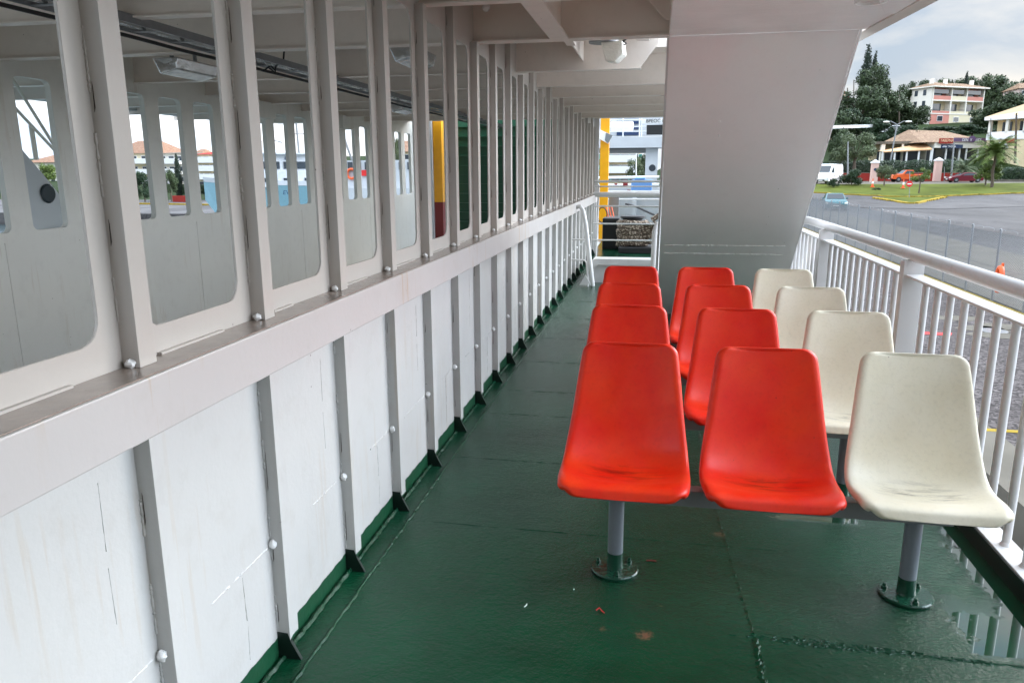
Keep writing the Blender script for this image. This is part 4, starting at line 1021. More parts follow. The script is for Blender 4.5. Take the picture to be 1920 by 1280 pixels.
# unit-ish templates: height about 6 m
TM = {}
for i in range(3):
    TM['broad', i] = (crown_mesh('crown', M['evergreen'], blobset(16, 2.4, 1.9, 5.2, .95), 5200, .17), trunk_mesh(2.2, .18, 6, 1.6, 4))
    TM['olive', i] = (crown_mesh('crown', M['olive'], blobset(18, 2.5, 1.9, 5.1, .85), 6500, .13), trunk_mesh(1.8, .18, 6, 1.6, 4))
for i in range(2):
    TM['small', i] = (crown_mesh('crown', M['lightleaf'], blobset(9, 1.7, 2.6, 5.3, .62), 1500, .16), trunk_mesh(2.6, .10, 6, 1.1, 4.6))
    TM['cyp', i] = (crown_mesh('crown', M['cypress'], [(random.uniform(-.08, .08), random.uniform(-.08, .08), .4+5.7*f, .80*math.sin(PI*min(1, (1-f)*.62+.06))**.8+.05) for f in [j/17 for j in range(18)]], 5000, .12, 1.3, .9), trunk_mesh(1., .12, 0, 1))
TM['bush', 0] = (crown_mesh('crown', M['hedge'], blobset(12, 2.2, .9, 3.8, 1.0), 4500, .16), trunk_mesh(.8, .15, 4, 1, 2))
TM['lbush', 0] = (crown_mesh('crown', M['lightleaf'], blobset(12, 2.0, .9, 3.4, .9), 3000, .17), trunk_mesh(.8, .12, 4, 1, 2))
TH = {'broad': 6, 'olive': 6, 'small': 6, 'cyp': 6.3, 'bush': 4.6, 'lbush': 4.2}
TW = {'broad': 6.2, 'olive': 6.2, 'small': 4.2, 'cyp': 1.75, 'bush': 5.9, 'lbush': 5.4}
def plant(kind, px, ytop, ybot, wpx, Y, label, cat='tree', group=None, name=None, var=None, ground=True, rz=None):
    """plant at depth Y; ytop/ybot are its heights in the view, wpx its width: turned into real sizes"""
    top = at(px, ytop, Y); bot = at(px, ybot, Y)
    W = wpx/F*math.hypot(top.x, Y)*1.0; H_ = top.z-bot.z
    ks = [k for k in TM if k[0] == kind]; k = ks[random.randrange(len(ks))] if var is None else (kind, var)
    cm, tm = TM[k]; nm = name or {'cyp': 'cypress_tree', 'olive': 'olive_tree', 'broad': 'evergreen_tree', 'small': 'young_tree', 'bush': 'bush', 'lbush': 'bush'}[kind]
    r = thing(nm, label, cat, (bot.x, Y, bot.z), group)
    sx, sz = W/TW[kind], H_/TH[kind]
    for n_, me in (('crown', cm), ('trunk', tm)):
        o = bpy.data.objects.new(n_, me); C.objects.link(o); o.parent = r; o.scale = (sx, sx, sz); o.rotation_euler.z = rz if rz is not None else random.random()*6
    return r
G = 'trees and bushes on the green hillside'
plant('cyp', 1617, 84, 215, 22, 175, 'tallest dark cypress rising on the hill left of its shorter twin')
plant('cyp', 1631, 97, 215, 15, 176, 'second slimmer cypress close to the tallest one')
plant('cyp', 1807, 134, 190, 9, 215, 'lone thin cypress standing above the pink apartment roof')
hill_trees = [('broad', 1632, 120, 215, 48, 172, 'dark conifer-like tree mass just behind the pair of tall cypresses'),
 ('broad', 1645, 160, 240, 60, 165, 'broad dark tree below the tall cypresses on the hillside'),
 ('broad', 1612, 165, 245, 60, 160, 'dark evergreen at the left edge of the hillside, beside the stair casing'),
 ('broad', 1672, 168, 245, 50, 180, 'rounded dark evergreen between the cypresses and the pink apartment'),
 ('broad', 1703, 156, 215, 36, 205, 'dark evergreen on the skyline left of the pink apartment'),
 ('broad', 1742, 148, 205, 55, 225, 'dark tree directly behind the left end of the apartment roof'),
 ('broad', 1775, 146, 200, 45, 230, 'dark tree behind the middle of the apartment roof'),
 ('broad', 1832, 142, 205, 45, 225, 'dark tree behind the right end of the apartment roof'),
 ('broad', 1862, 145, 215, 60, 222, 'highest dark tree on the skyline right of the apartment'),
 ('broad', 1893, 158, 225, 60, 220, 'dark skyline tree near the house at the right edge'),
 ('olive', 1900, 182, 245, 62, 190, 'grey-green tree below the house at the right edge of the photo'),
 ('broad', 1852, 200, 250, 50, 185, 'dark green tree to the right of the apartment terrace'),
 ('bush', 1868, 196, 235, 40, 196, 'low bright bush on the slope right of the apartment'),
 ('bush', 1600, 205, 262, 50, 150, 'dark hillside bush above the big roadside tree'),
 ('bush', 1655, 225, 275, 46, 146, 'dark bush cluster under the hillside road'),
 ('bush', 1690, 235, 290, 46, 143, 'bush on the rocky bank below the white hillside car'),
 ('bush', 1715, 248, 285, 40, 140, 'green bush beside the upper end of the restaurant awning'),
 ('bush', 1775, 240, 258, 75, 170, 'wide green bank of bushes under the apartment'),
 ('bush', 1822, 236, 256, 50, 168, 'green bushes right of the chimney behind the restaurant roof'),
 ('broad', 1918, 150, 210, 40, 235, 'dark tree at the far right of the skyline'),
 ('broad', 1575, 245, 330, 40, 128, 'dark tree in the shade at the edge of the stair casing'),
 ('broad', 1660, 185, 232, 60, 190, 'dark scrubby tree filling the slope above the guard rail')]
for k in hill_trees: plant(k[0], k[1], k[2]-4, k[3], k[4]*1.35, *k[5:], group=G)
fill = 0
for i in range(46):
    px = 1570+(i*61.8) % 350 if i < 26 else 1380+((i-26)*47.3) % 185; Yt = 150+(i*37) % 75; g0 = drop(px, Yt); ph = random.uniform(5.5, 8.5)
    if 1700 < px < 1850 and Yt < 215: continue
    k = ('broad', i % 3); cm, tm = TM[k]; nm = 'behind the stair casing' if i >= 26 else ['left of the tall cypresses', 'between the cypresses and the apartment', 'right of the apartment'][0 if px < 1610 else (1 if px < 1720 else 2)]
    r_ = thing('evergreen_tree', 'dark evergreen %s, %s on the slope, %s %s crown' % (nm, ['lowest', 'low', 'middle', 'high', 'highest'][min(4, int((Yt-150)/15))], ['small', 'medium', 'tall'][min(2, int(ph-5.5))], ['narrow', 'broad'][i % 2]), 'tree', g0, 'dense evergreens covering the hillside')
    for n_, me in (('crown', cm), ('trunk', tm)):
        o = bpy.data.objects.new(n_, me); C.objects.link(o); o.parent = r_; o.scale = (ph/5*(.8 if i % 2 == 0 else 1.2), ph/5*(.8 if i % 2 == 0 else 1.2), ph/6); o.rotation_euler.z = i*1.3
plant('olive', 1601, 246, 322, 84, 121, 'big rounded grey-green tree behind the white van')
plant('bush', 1596, 316, 350, 48, 106, 'round dark green bush standing right of the white van', 'bush')
plant('bush', 1562, 334, 352, 26, 104, 'low spreading shrub in front of the white van', 'bush')
plant('olive', 1658, 306, 346, 34, 105, 'small round grey-green tree on the lawn left of the orange pickup')
plant('small', 1723, 312, 360, 38, 98, 'young light green tree on the lawn right of the round sign')
plant('lbush', 1848, 305, 345, 50, 106, 'loose yellow-green bush right of the red coupe', 'bush')
plant('bush', 1642, 352, 357, 20, 98, 'tiny low plant on the lawn', 'bush')
def palm(px, ytop, ycr, ybot, wpx, Y, label, lean=0, nf=34):
    c = at(px, ycr, Y); b = at(px-lean, ybot, Y); b.z = max(b.z, terr(b.x, Y)-.2); rr = wpx/F*Y*.5; t = thing('palm_tree', label, 'palm', (b.x, Y, b.z))
    mb = MB(); mb.tube([b+(c-b)*f+Vector((.06*math.sin(f*9), 0, 0)) for f in [i/8 for i in range(9)]], [.2-.06*i/8 for i in range(9)], 8); mb.build('trunk', M['bark'], t)
    mb = MB()
    for i in range(nf):
        a = 2*PI*i/nf*2.4+random.random(); el = random.uniform(.05, 1.25); Lf = rr*random.uniform(.8, 1.15)
        d0 = Vector((math.cos(a)*math.cos(el), math.sin(a)*math.cos(el), math.sin(el)))
        pts = []; p = c.copy(); dd = d0.copy()
        for j in range(9):
            pts.append(p.copy()); p = p+dd*(Lf/8); dd = (dd+Vector((0, 0, -.17))).normalized()
        side = d0.cross(Vector((0, 0, 1))).normalized()
        for j in range(1, 9):
            for s_ in (-1, 1):
                for h_ in (0, .5):
                    q = pts[j-1]+(pts[j]-pts[j-1])*h_; tip = q+side*s_*Lf*.20*(1-.5*abs(j/8-.4))+(pts[j]-pts[j-1])*.9+Vector((0, 0, -Lf*.05)); e = (pts[j]-pts[j-1])*.32
                    mb.add([q, q+e, tip], [(0, 1, 2)])
    mb.build('fronds', M['lightleaf'] if 'short' not in label else M['olive'], t, fixn=False)
palm(1866, 262, 290, 356, 78, 104, 'large feathery palm with a leaning trunk on the lawn at the right', 8, 110)
palm(1806, 300, 318, 330, 52, 116, 'short spreading palm behind the red coupe', 0, 40)
# clipped hedge and dark red wall behind the far road
def wall_line(name, label, cat, pxs, Y0, z0, z1, mat, th=.3, jit=0):
    pts = [at(px, 320, Y) for px, Y in pxs]; mb = MB()
    for a, b in zip(pts, pts[1:]):
        ha, hb = terr(a.x, a.y), terr(b.x, b.y)
        mb.add([(a.x, a.y, ha+z0), (b.x, b.y, hb+z0), (b.x, b.y, hb+z1), (a.x, a.y, ha+z1), (a.x, a.y+th, ha+z0), (b.x, b.y+th, hb+z0), (b.x, b.y+th, hb+z1), (a.x, a.y+th, ha+z1)],
               [(0, 1, 2, 3), (5, 4, 7, 6), (3, 2, 6, 7), (0, 3, 7, 4), (1, 5, 6, 2)])
    o = mb.build(name, mat); tag(o, label, cat); return o
wall_line('roadside_wall', 'low dark red plastered wall along the far road with pale coping', 'wall', [(1500, 121), (1640, 120.5), (1700, 120), (1830, 119.5)], 0, -.6, 1.2, M['redwall'])
wall_line('wall_coping', 'thin pale coping on top of the dark red roadside wall', 'coping', [(1500, 121), (1640, 120.5), (1700, 120), (1830, 119.5)], 0, 1.202, 1.30, M['concrete'], .36)
def hedge(label, pxs, y0, h0, h1, th=1.6, n=9000, leaf=.13):
    pts = [at(px, 320, Y) for px, Y in pxs]; vs = []; fs = []
    for _ in range(n):
        i = random.randrange(len(pts)-1); f = random.random(); a = pts[i].lerp(pts[i+1], f); z = terr(a.x, y0)+random.uniform(h0, h1); yy = a.y+random.uniform(0, th)
        u = Vector((random.gauss(0, 1), random.gauss(0, 1), random.gauss(0, 1))).normalized(); v = u.orthogonal().normalized(); s_ = leaf*random.uniform(.6, 1.3); c = Vector((a.x, yy, z+.12*math.sin(a.x*1.7)))
        k = len(vs); vs += [tuple(c-u*s_), tuple(c+v*s_*.6), tuple(c+u*s_), tuple(c-v*s_*.6)]; fs.append((k, k+1, k+2, k+3))
    mb = MB(); mb.v = vs; mb.f = fs; o = mb.build('hedge', M['hedge'], fixn=False); tag(o, label, 'hedge')
hedge('long clipped dark hedge above the dark red wall', [(1500, 123), (1640, 122.5), (1815, 121.5)], 120, .9, 3.0, 1.6, 12000)
hedge('clipped dark hedge at the right edge beyond the palm', [(1868, 118), (1990, 117)], 118, -.2, 1.9, 1.4, 5000)
wall_line('low_kerb_wall', 'low pale wall under the clipped hedge at the right edge', 'wall', [(1868, 116.5), (1990, 115.8)], 0, -.3, .35, M['concrete'])

# ------------------------------------------------------------------ street furniture
def pole(name, px, ytop, ybot, Y, r, mat, label, cat, tpx=0, arms=False):
    a = at(px, ybot, Y); b = at(px+tpx, ytop, Y); t = thing(name, label, cat, a)
    mb = MB(); mb.tube([a-Vector((0, 0, .5)), b], [r*1.2, r*.8], 8); mb.build('shaft', mat, t)
    if arms:
        for s_ in (-1, 1):
            mb = MB(); mb.tube([b, b+Vector((s_*.9, 0, .5)), b+Vector((s_*1.3, 0, .45))], .06, 6); mb.build('arm', mat, t)
            mb = MB(); mb.blob(b+Vector((s_*1.5, 0, .42)), (.5, .2, .14), 8, 0); mb.build('lamp_head', M['lamp_glass'], t)
    return t
pole('street_lamp', 1668, 234, 308, 124, .11, M['galv'], 'tall double-armed street lamp in front of the restaurant awning', 'street lamp', 14, True)
pole('metal_pole', 1590, 266, 332, 112, .10, M['galv'], 'plain grey pole in front of the big roadside tree', 'pole')
pole('metal_pole', 1784, 268, 326, 119, .12, M['galv'], 'plain grey pole in front of the restaurant signs', 'pole', 5)
pole('utility_pole', 1686, 178, 250, 170, .14, M['bark'], 'slim utility pole on the hillside above the white car', 'pole')
pole('utility_pole', 1589, 165, 240, 168, .13, M['bark'], 'slim utility pole at the left of the hillside', 'pole')
pole('utility_pole', 1601, 150, 232, 172, .10, M['bark'], 'thin dark pole in front of the tall cypresses', 'pole')
pole('utility_pole', 1904, 212, 300, 128, .16, M['bark'], 'dark wooden pole in front of the yellow building', 'pole', 2)
pole('utility_pole', 1858, 222, 290, 129, .06, M['dark'], 'thin dark mast at the left part of the yellow building', 'pole')
pole('small_post', 1771, 313, 335, 117, .05, M['galv'], 'short thin post right of the second pink pillar', 'post')
def gate_pillar(px, ytop, ybot, Y, label):
    a, b = at(px, ybot, Y), at(px, ytop, Y); t = thing('gate_pillar', label, 'pillar', a, 'pale pink gate pillars')
    mb = MB(); mb.box((a.x-.42, Y-.42, a.z-.3), (a.x+.42, Y+.42, b.z-.5)); mb.build('shaft', M['pinkpillar'], t)
    mb = MB(); mb.box((a.x-.52, Y-.52, b.z-.5), (a.x+.52, Y+.52, b.z-.36)); mb.add([(a.x-.48, Y-.48, b.z-.36), (a.x+.48, Y-.48, b.z-.36), (a.x+.48, Y+.48, b.z-.36), (a.x-.48, Y+.48, b.z-.36), (a.x, Y, b.z)], [(0, 1, 4), (1, 2, 4), (2, 3, 4), (3, 0, 4)]); mb.build('cap', M['white'], t)
    return t, a, b
t, a, b = gate_pillar(1637, 299, 345, 116, 'pale pink pillar with a small round emblem, left of the orange pickup')
mb = MB(); mb.lathe([(0, -.02), (.2, -.02), (.2, .02)], (a.x, a.y-.44, (a.z+b.z)/2+.3), 14, 'y'); mb.build('emblem', M['navy'], t)
gate_pillar(1756, 295, 336, 118, 'pale pink pillar without emblem, between the pickup and the red coupe')
def cone(px, ybot, Y, label):
    a = at(px, ybot, Y); a.z = terr(a.x, Y)+.06; t = thing('traffic_cone', label, 'traffic cone', a)
    mb = MB(); mb.lathe([(.28, 0), (.28, .06), (.15, .06), (.04, 1.1), (0, 1.1)], a, 12); mb.build('cone_body', M['orange'], t)
    mb = MB(); mb.lathe([(.122, .45), (.093, .75)], a, 12); mb.build('white_band', M['white'], t)
cone(1694, 344, 103, 'orange and white traffic cone in front of the orange pickup')
cone(1636, 346, 104, 'small orange cone at the foot of the pink pillar')
a = at(1705, 372, 94); t = thing('no_entry_sign', 'round red and white no entry sign on a thin post on the lawn edge', 'sign', a)
mb = MB(); mb.tube([a-Vector((0, 0, .2)), at(1706, 322, 94)], .035, 6); mb.build('post', M['galv'], t)
c = at(1705, 345, 94); mb = MB(); mb.lathe([(0, -.05), (.33, -.05), (.33, -.03)], c, 20, 'y'); o = mb.build('disc', M['redpl'], t)
mb = MB(); mb.box((c.x-.22, c.y-.062, c.z-.06), (c.x+.22, c.y-.052, c.z+.06)); mb.build('bar', M['white'], o)
# guard rail on the hillside road
a, b = at(1540, 242, 138), at(1636, 239, 146); mb = MB(); mb.prism([a, b, b+Vector((0, 0, .5)), a+Vector((0, 0, .5))], (0, .15, 0)); o = mb.build('guard_rail', M['white']); tag(o, 'white guard rail along the hillside road above the big roadside tree', 'guard rail')

# ------------------------------------------------------------------ buildings on the right
M['pink'] = simple('salmon_render', (.55, .22, .17), .85, var=.08, scale=1)
M['cream'] = simple('cream_render', (.68, .60, .42), .85, var=.08, scale=1)
M['offwhite'] = simple('off_white_render', (.72, .68, .60), .85, var=.08, scale=1)
M['ochre'] = simple('pale_yellow_render', (.66, .55, .34), .85, var=.1, scale=1)
def tiles(name, a_, b_):
    mt, t, b = mat_new(name); P = gpos(t).outputs['Position']
    wv = N(t, 'ShaderNodeTexWave'); wv.inputs['Scale'].default_value = 3.2; wv.inputs['Distortion'].default_value = 1.5; wv.bands_direction = 'X'; t.links.new(P, wv.inputs['Vector'])
    n_ = noise_(t, scalev(t, P, (2.5, 2.5, 6)), 1, 4, .7)
    t.links.new(mixc(t, mapr(t, n_, .35, .65), a_, b_), b.inputs['Base Color']); b.inputs['Roughness'].default_value = .9
    bp = N(t, 'ShaderNodeBump'); bp.inputs['Distance'].default_value = .08; t.links.new(wv.outputs[0], bp.inputs['Height']); t.links.new(bp.outputs[0], b.inputs['Normal']); return mt
M['tiles'] = tiles('weathered_roof_tiles', (.20, .105, .06), (.42, .28, .17))
M['tiles_o'] = tiles('orange_roof_tiles', (.26, .12, .07), (.40, .24, .15))
class Frame:
    """local frame: u along the facade, v away from the viewer, origin at base corner"""
    def __init__(s, o, u, root): s.o = Vector(o); s.u = Vector((u[0], u[1], 0)).normalized(); s.v = Vector((-s.u.y, s.u.x, 0)); s.root = root
    def p(s, a, b, c): return s.o+s.u*a+s.v*b+Vector((0, 0, c))
    def box(s, mb, a0, a1, b0, b1, c0, c1):
        q = [s.p(a, b, c) for c in (c0, c1) for a, b in ((a0, b0), (a1, b0), (a1, b1), (a0, b1))]
        mb.add(q, [(0, 3, 2, 1), (4, 5, 6, 7), (0, 1, 5, 4), (1, 2, 6, 5), (2, 3, 7, 6), (3, 0, 4, 7)])
    def part(s, name, mat, *bx, parent=None):
        mb = MB()
        for b in bx: s.box(mb, *b)
        return mb.build(name, mat, parent or s.root)
    def window(s, a, w_, c, h, shut=None, v0=0, frame=True):
        o = s.part('window', M['white'], (a-.08, a+w_+.08, v0-.05, v0+.02, c-.08, c+h+.08))
        s.part('pane', M['glass'], (a, a+w_, v0-.062, v0-.052, c, c+h), parent=o)
        if shut: s.part('shutter', shut, (a-.08-w_*.45, a-.09, v0-.06, v0, c, c+h), (a+w_+.09, a+w_+.08+w_*.45, v0-.06, v0, c, c+h))
# pink and cream apartment house
o0 = at(1743, 234, 198); o1 = at(1838, 231, 206)
ap = thing('apartment_house', 'four storey pink and cream apartment house with open loggias on the hill', 'building', o0)
f = Frame(o0, (o1-o0), ap); Wd = (o1-o0).length; FH = 3.0; Z0 = 0
f.part('body', M['offwhite'], (-.2, Wd, 1.6, 6, -4, 8.5))
f.part('side_wall', M['offwhite'], (-.35, -.2, 0, 6, -4, 8.6))
bays = [0, Wd*.36, Wd*.66, Wd]
f.part('ground_wall', M['pink'], (0, bays[1], 0, 1.6, 0, 2.5)); f.part('ground_wall', M['cream'], (bays[1], Wd, 0, 1.6, 0, 2.5))
f.part('basement_wall', M['offwhite'], (-.2, bays[1], .1, 1.6, -1.0, 0)); f.part('basement_opening', M['glass'], (.4, Wd*.7, .5, 1.58, -4, -1.0))
f.window(Wd*.13, 1.6, .9, 1.1); f.window(Wd*.45, 1.6, .8, 1.0); f.window(Wd*.78, 1.8, .8, 1.0)
pal = [[('cream', 'pink'), ('cream', 'cream'), ('cream', 'cream')], [('pink', 'pink'), ('cream', 'cream'), ('pink', 'pink')]]
for fl in range(2):
    z = 2.4+fl*FH
    f.part('floor_slab', M['offwhite'], (-.2, Wd+.1, -.1, 1.6, z, z+.25))
    for bi in range(3):
        a0, a1 = bays[bi], bays[bi+1]; back, par = pal[fl][bi]
        f.part('loggia_wall', M[back], (a0, a1, 1.45, 1.6, z+.25, z+FH))
        f.part('parapet', M[par], (a0+.15, a1-.15, -.08, .02, z+.25, z+(.75 if fl == 0 else 1.15)))
        f.part('balcony_rail', M['dark'], (a0+.2, a1-.2, -.05, -.02, z+1.0, z+1.08)) if fl == 0 else None
        f.part('balcony_door', M['glass'], (a0+(a1-a0)*.3, a0+(a1-a0)*.75, 1.38, 1.44, z+.3, z+2.5))
        f.part('pier', M['offwhite'], (a0-.18, a0+.18, -.09, 1.6, z+.25, z+FH))
        if fl == 1: f.part('awning', M['glass'], (a0+.4, a1-.6, .3, .5, z+1.7, z+2.6))
f.part('pier', M['offwhite'], (Wd-.18, Wd+.12, -.09, 1.6, 2.5, 2.5+2*FH))
zt = 2.4+2*FH
mb = MB(); mb.prism([f.p(-.9, -.9, zt), f.p(Wd+.7, -.9, zt), f.p(Wd+.7, 6.5, zt), f.p(-.9, 6.5, zt)], (0, 0, .25)); mb.build('eaves', M['offwhite'], ap)
mb = MB(); mb.add([f.p(-.9, -.9, zt+.25), f.p(Wd+.7, -.9, zt+.25), f.p(Wd+.7, 6.5, zt+.25), f.p(-.9, 6.5, zt+.25), f.p(3, 3.5, zt+1.5), f.p(Wd-2.5, 3.5, zt+1.5)], [(0, 1, 5, 4), (1, 2, 5), (2, 3, 4, 5), (3, 0, 4)]); ro = mb.build('roof', M['tiles'], ap)
for a in (1.4, 5.6, Wd-2): f.part('chimney', M['offwhite'], (a, a+.7, 2, 2.7, zt+.6, zt+2.2), parent=ro)
for (b, c) in ((1.6, 1.2), (1.6, 4.2), (4, 1.2), (4, 4.2), (4, 6.7), (1.6, 6.7)):
    f.part('side_window', M['glass'], (-.38, -.34, b, b+.9, c, c+1.3))
# restaurant
o0 = at(1745, 312, 131); o1 = at(1845, 309, 136)
rs = thing('restaurant', 'low restaurant with big brown tiled roof, dark glazed front and sign boards', 'building', o0)
f = Frame(o0, (o1-o0), rs); Wd = (o1-o0).length; hE = 2.9
f.part('wall', M['offwhite'], (0, Wd, 1.2, 8, -1, hE+.6)); f.part('glazed_front', M['glass'], (.1, Wd-.1, 1.1, 1.18, 0, hE))
for a in (0, Wd*.25, Wd*.5, Wd*.63, Wd*.85, Wd): f.part('post', M['white'], (a-.09, a+.09, -.1, .1, -.6, hE))
f.part('fascia', M['offwhite'], (0, Wd*.93, -.25, 1.2, hE-.1, hE+.75))
mb = MB(); mb.add([f.p(-2.6, -.4, hE+.7), f.p(Wd+.4, -.4, hE+.9), f.p(Wd+.4, 9, hE+3.0), f.p(3.6, 9, hE+3.1), f.p(-2.6, 9, hE+.6)], [(0, 1, 2, 3), (0, 3, 4)]); mb.build('roof', M['tiles'], rs)
for i in range(3): f.part('terrace_rail', M['white'], (.2, Wd-.5, -.3, -.25, .25+i*.3, .30+i*.3))
f.part('board', M['white'], (Wd*.62, Wd*.78, -.4, -.32, -.2, 1.1))
M['purple'] = simple('purple_sign', (.11, .06, .13), .5)
sg = f.part('sign_board', M['purple'], (Wd*.32, Wd*.98, -.50, -.44, hE+.85, hE+1.45))
def sign_text(body, size, a, c, mat, fr, parent, v=-.53):
    tb = text_mb(body, size, .01); mb = MB(); mb.add([fr.p(a+x, v-z, c+y) for x, y, z in tb.v], tb.f); return mb.build('lettering', mat, parent, fixn=False)
sign_text('DEN  V  PRICE', .62, Wd*.47, hE+.92, M['white'], f, sg)
mb = MB(); c0 = f.p(Wd*.665, -.47, hE+1.25); mb.blob(c0, (.55, .05, .5), 12, 0); mb.build('emblem', M['purple'], sg)
so_ = f.part('sign_board', M['redwall'], (.6, Wd*.31, -.50, -.44, hE+.55, hE+1.35))
sign_text('TABEPNA', .62, .75, hE+.80, simple('pale_orange_letters', (.85, .5, .3), .6), f, so_)
s2 = f.part('sign_board', M['navy'], (Wd*.12, Wd*.52, -.34, -.27, hE-.15, hE+.42)); sign_text('AEIIA TAVEPNA', .38, Wd*.14, hE-.02, M['white'], f, s2, -.37)
# awning and terrace left of the restaurant
a0 = at(1652, 312, 130); t = thing('terrace_awning', 'long orange edged canvas awning on white posts left of the restaurant', 'awning', a0)
f = Frame(a0, (at(1742, 312, 130)-a0), t); Wd = (at(1742, 312, 130)-a0).length
mb = MB(); mb.add([f.p(0, -.5, 2.25), f.p(Wd, -.5, 2.6), f.p(Wd, 3.5, 3.7), f.p(0, 3.5, 2.5)], [(0, 1, 2, 3)]); mb.add([f.p(0, -.5, 2.10), f.p(Wd, -.5, 2.42), f.p(Wd, -.5, 2.6), f.p(0, -.5, 2.25)], [(0, 1, 2, 3)]); mb.build('canvas', simple('apricot_canvas', (.70, .42, .22), .8), t, fixn=False)
for k in range(5): f.part('post', M['white'], (Wd*k/4-.12, Wd*k/4+.12, -.3, -.1, -1, 2.3+.3*k/4))
f.part('dark_interior', M['glass'], (0, Wd, 3, 3.1, -1, 2.3))
# small flat roofed stone shelter
a0 = at(1636, 308, 132); t = thing('stone_shelter', 'small flat roofed beige shelter with a thick square pillar behind the big tree', 'building', a0)
f = Frame(a0, (1, .05), t); f.part('roof', M['concrete'], (0, 5.6, -.3, 3, 3.1, 3.5)); f.part('pillar', M['offwhite'], (1.0, 1.6, -.2, .4, -1, 3.1)); f.part('pillar', M['offwhite'], (4.1, 4.4, -.2, .1, -1, 3.1)); f.part('wall', M['ochre'], (.2, 5.4, 2.6, 2.9, -1, 3.1))
# yellow building at the right edge
a0 = at(1844, 312, 134); a1 = at(1960, 312, 126); t = thing('yellow_building', 'pale yellow two storey building with upper arcade and white arches at the right edge', 'building', a0)
f = Frame(a0, (a1-a0), t); Wd = (a1-a0).length+3
f.part('lower_wall', M['ochre'], (0, Wd, 0, 8, -1, 4.3)); f.part('band', M['white'], (-.1, Wd, -.12, 0, 4.0, 4.9)); f.part('arcade_back', M['ochre'], (0, Wd, 2.0, 8, 4.3, 7.2))
a = 0
while a < Wd: f.part('arcade_pier', M['offwhite'], (a, a+.45, -.1, .3, 4.9, 7.0)); f.part('arcade_window', M['glass'], (a+.9, a+2.4, 1.9, 1.98, 5.0, 6.7)); a += 2.75
f.part('parapet', M['white'], (0, Wd, -.1, .05, 4.9, 5.2)); f.part('cornice', M['white'], (-.5, Wd+.5, -.5, 8.4, 7.0, 7.5))
mb = MB(); mb.add([f.p(-.5, -.5, 7.5), f.p(Wd, -.5, 7.5), f.p(Wd, 8.4, 9.9), f.p(4.5, 4, 9.9), f.p(-.5, 8.4, 7.5)], [(0, 1, 2, 3), (0, 3, 4), (3, 2, 4)]); mb.build('roof', simple('sand_roof', (.62, .46, .28), .9, var=.15, scale=2), t)
for k, a in enumerate((1.3, 6.4, 11)):
    mb = MB(); pts = [f.p(a+1.1+1.25*math.cos(x), -.06, 2.6+1.1*math.sin(x)) for x in [i*PI/14 for i in range(15)]]; mb.prism(pts, f.v*.05); mb.build('white_arch', M['white'], t)
    f.part('arch_opening', M['glass'], (a+.3, a+1.9, -.08, -.02, .3, 2.5))
f.part('red_sign', M['redwall'], (3.0, 4.8, -.16, -.12, 3.5, 4.1))
# houses further away
def house(label, px0, px1, ytop, ybot, Y, col, roof, floors, cols, shut=None, depth=9, roofh=1.6, name='house', bal=False, skew=0):
    a0, a1 = at(px0, ybot, Y), at(px1, ybot, Y+skew); t = thing(name, label, 'building', a0); f = Frame(a0, (a1-a0), t); W = (a1-a0).length; H_ = at(px0, ytop, Y).z-a0.z
    f.part('wall', col, (0, W, 0, depth, -6, H_))
    mb = MB(); mb.add([f.p(-.4, -.4, H_), f.p(W+.4, -.4, H_), f.p(W+.4, depth+.4, H_), f.p(-.4, depth+.4, H_), f.p(W*.25, depth/2, H_+roofh), f.p(W*.75, depth/2, H_+roofh)], [(0, 1, 5, 4), (1, 2, 5), (2, 3, 4, 5), (3, 0, 4), (3, 2, 1, 0)]); mb.build('roof', roof, t)
    fh = H_/floors
    for i in range(floors):
        for j in range(cols):
            a = W*(j+.5)/cols-.45; f.window(a, .9, i*fh+fh*.3, fh*.42, shut)
        if bal and i: f.part('balcony', M['white'], (W*.05, W*.95, -1.1, 0, i*fh, i*fh+.15), (W*.05, W*.95, -1.1, -1.05, i*fh+.15, i*fh+.85))
    return t
house('small dark red house at the left end of the hillside', 1560, 1590, 180, 205, 185, M['redwall'], M['tiles'], 1, 2)
house('pale cream retaining house below the small dark red house', 1560, 1586, 196, 212, 178, M['cream'], M['concrete'], 1, 2, roofh=.2)
house('grey-pink stone house at the right edge of the skyline', 1908, 1960, 166, 200, 205, simple('pinkish_stone', (.50, .40, .36), .9), M['tiles'], 2, 3)

# ------------------------------------------------------------------ aft: the neighbouring ferry and houses behind it
nf = thing('neighbour_ferry', 'white neighbouring ferry with navy windows and a round porthole seen past the stern', 'ship', (0, 34, QZ))
Yn = 34
def pxbox(mb, x0, y0, x1, y1, Y, th=.2):
    a, b = at(x0, y1, Y), at(x1, y0, Y); mb.box((a.x, Y, a.z), (b.x, Y+th, b.z))
mb = MB(); pxbox(mb, 1100, 256, 1246, 278, Yn, 2); mb.build('bridge_deck_edge', M['paint_far'], nf)
mb = MB(); pxbox(mb, 1100, 278.5, 1212, 287, Yn+.4, 1.5); mb.build('dark_underside', M['bar'], nf)
mb = MB(); pxbox(mb, 1208, 278, 1234, 366, Yn+.3, 1); mb.build('bow_post', M['paint_far'], nf)
mb = MB(); pxbox(mb, 1238, 268, 1290, 380, Yn+.2, .3); mb.build('side_leg', M['white'], nf)
c = at(1223, 315, Yn+.3); mb = MB(); mb.lathe([(0, -.03), (.13, -.03), (.15, .0)], c, 20, 'y'); mb.build('porthole', M['glass'], nf)
mb = MB(); pxbox(mb, 1100, 170, 1300, 256, Yn+3, .3); mb.build('superstructure', M['paint_far'], nf)
for i, (x0, x1) in enumerate(((1164, 1198),)):
    for y0, y1 in ((224, 233), (236, 243), (246, 254)):
        mb = MB(); pxbox(mb, x0-8, y0, x1, y1, Yn+2.9, .1); mb.build('window_band', M['navy'], nf)
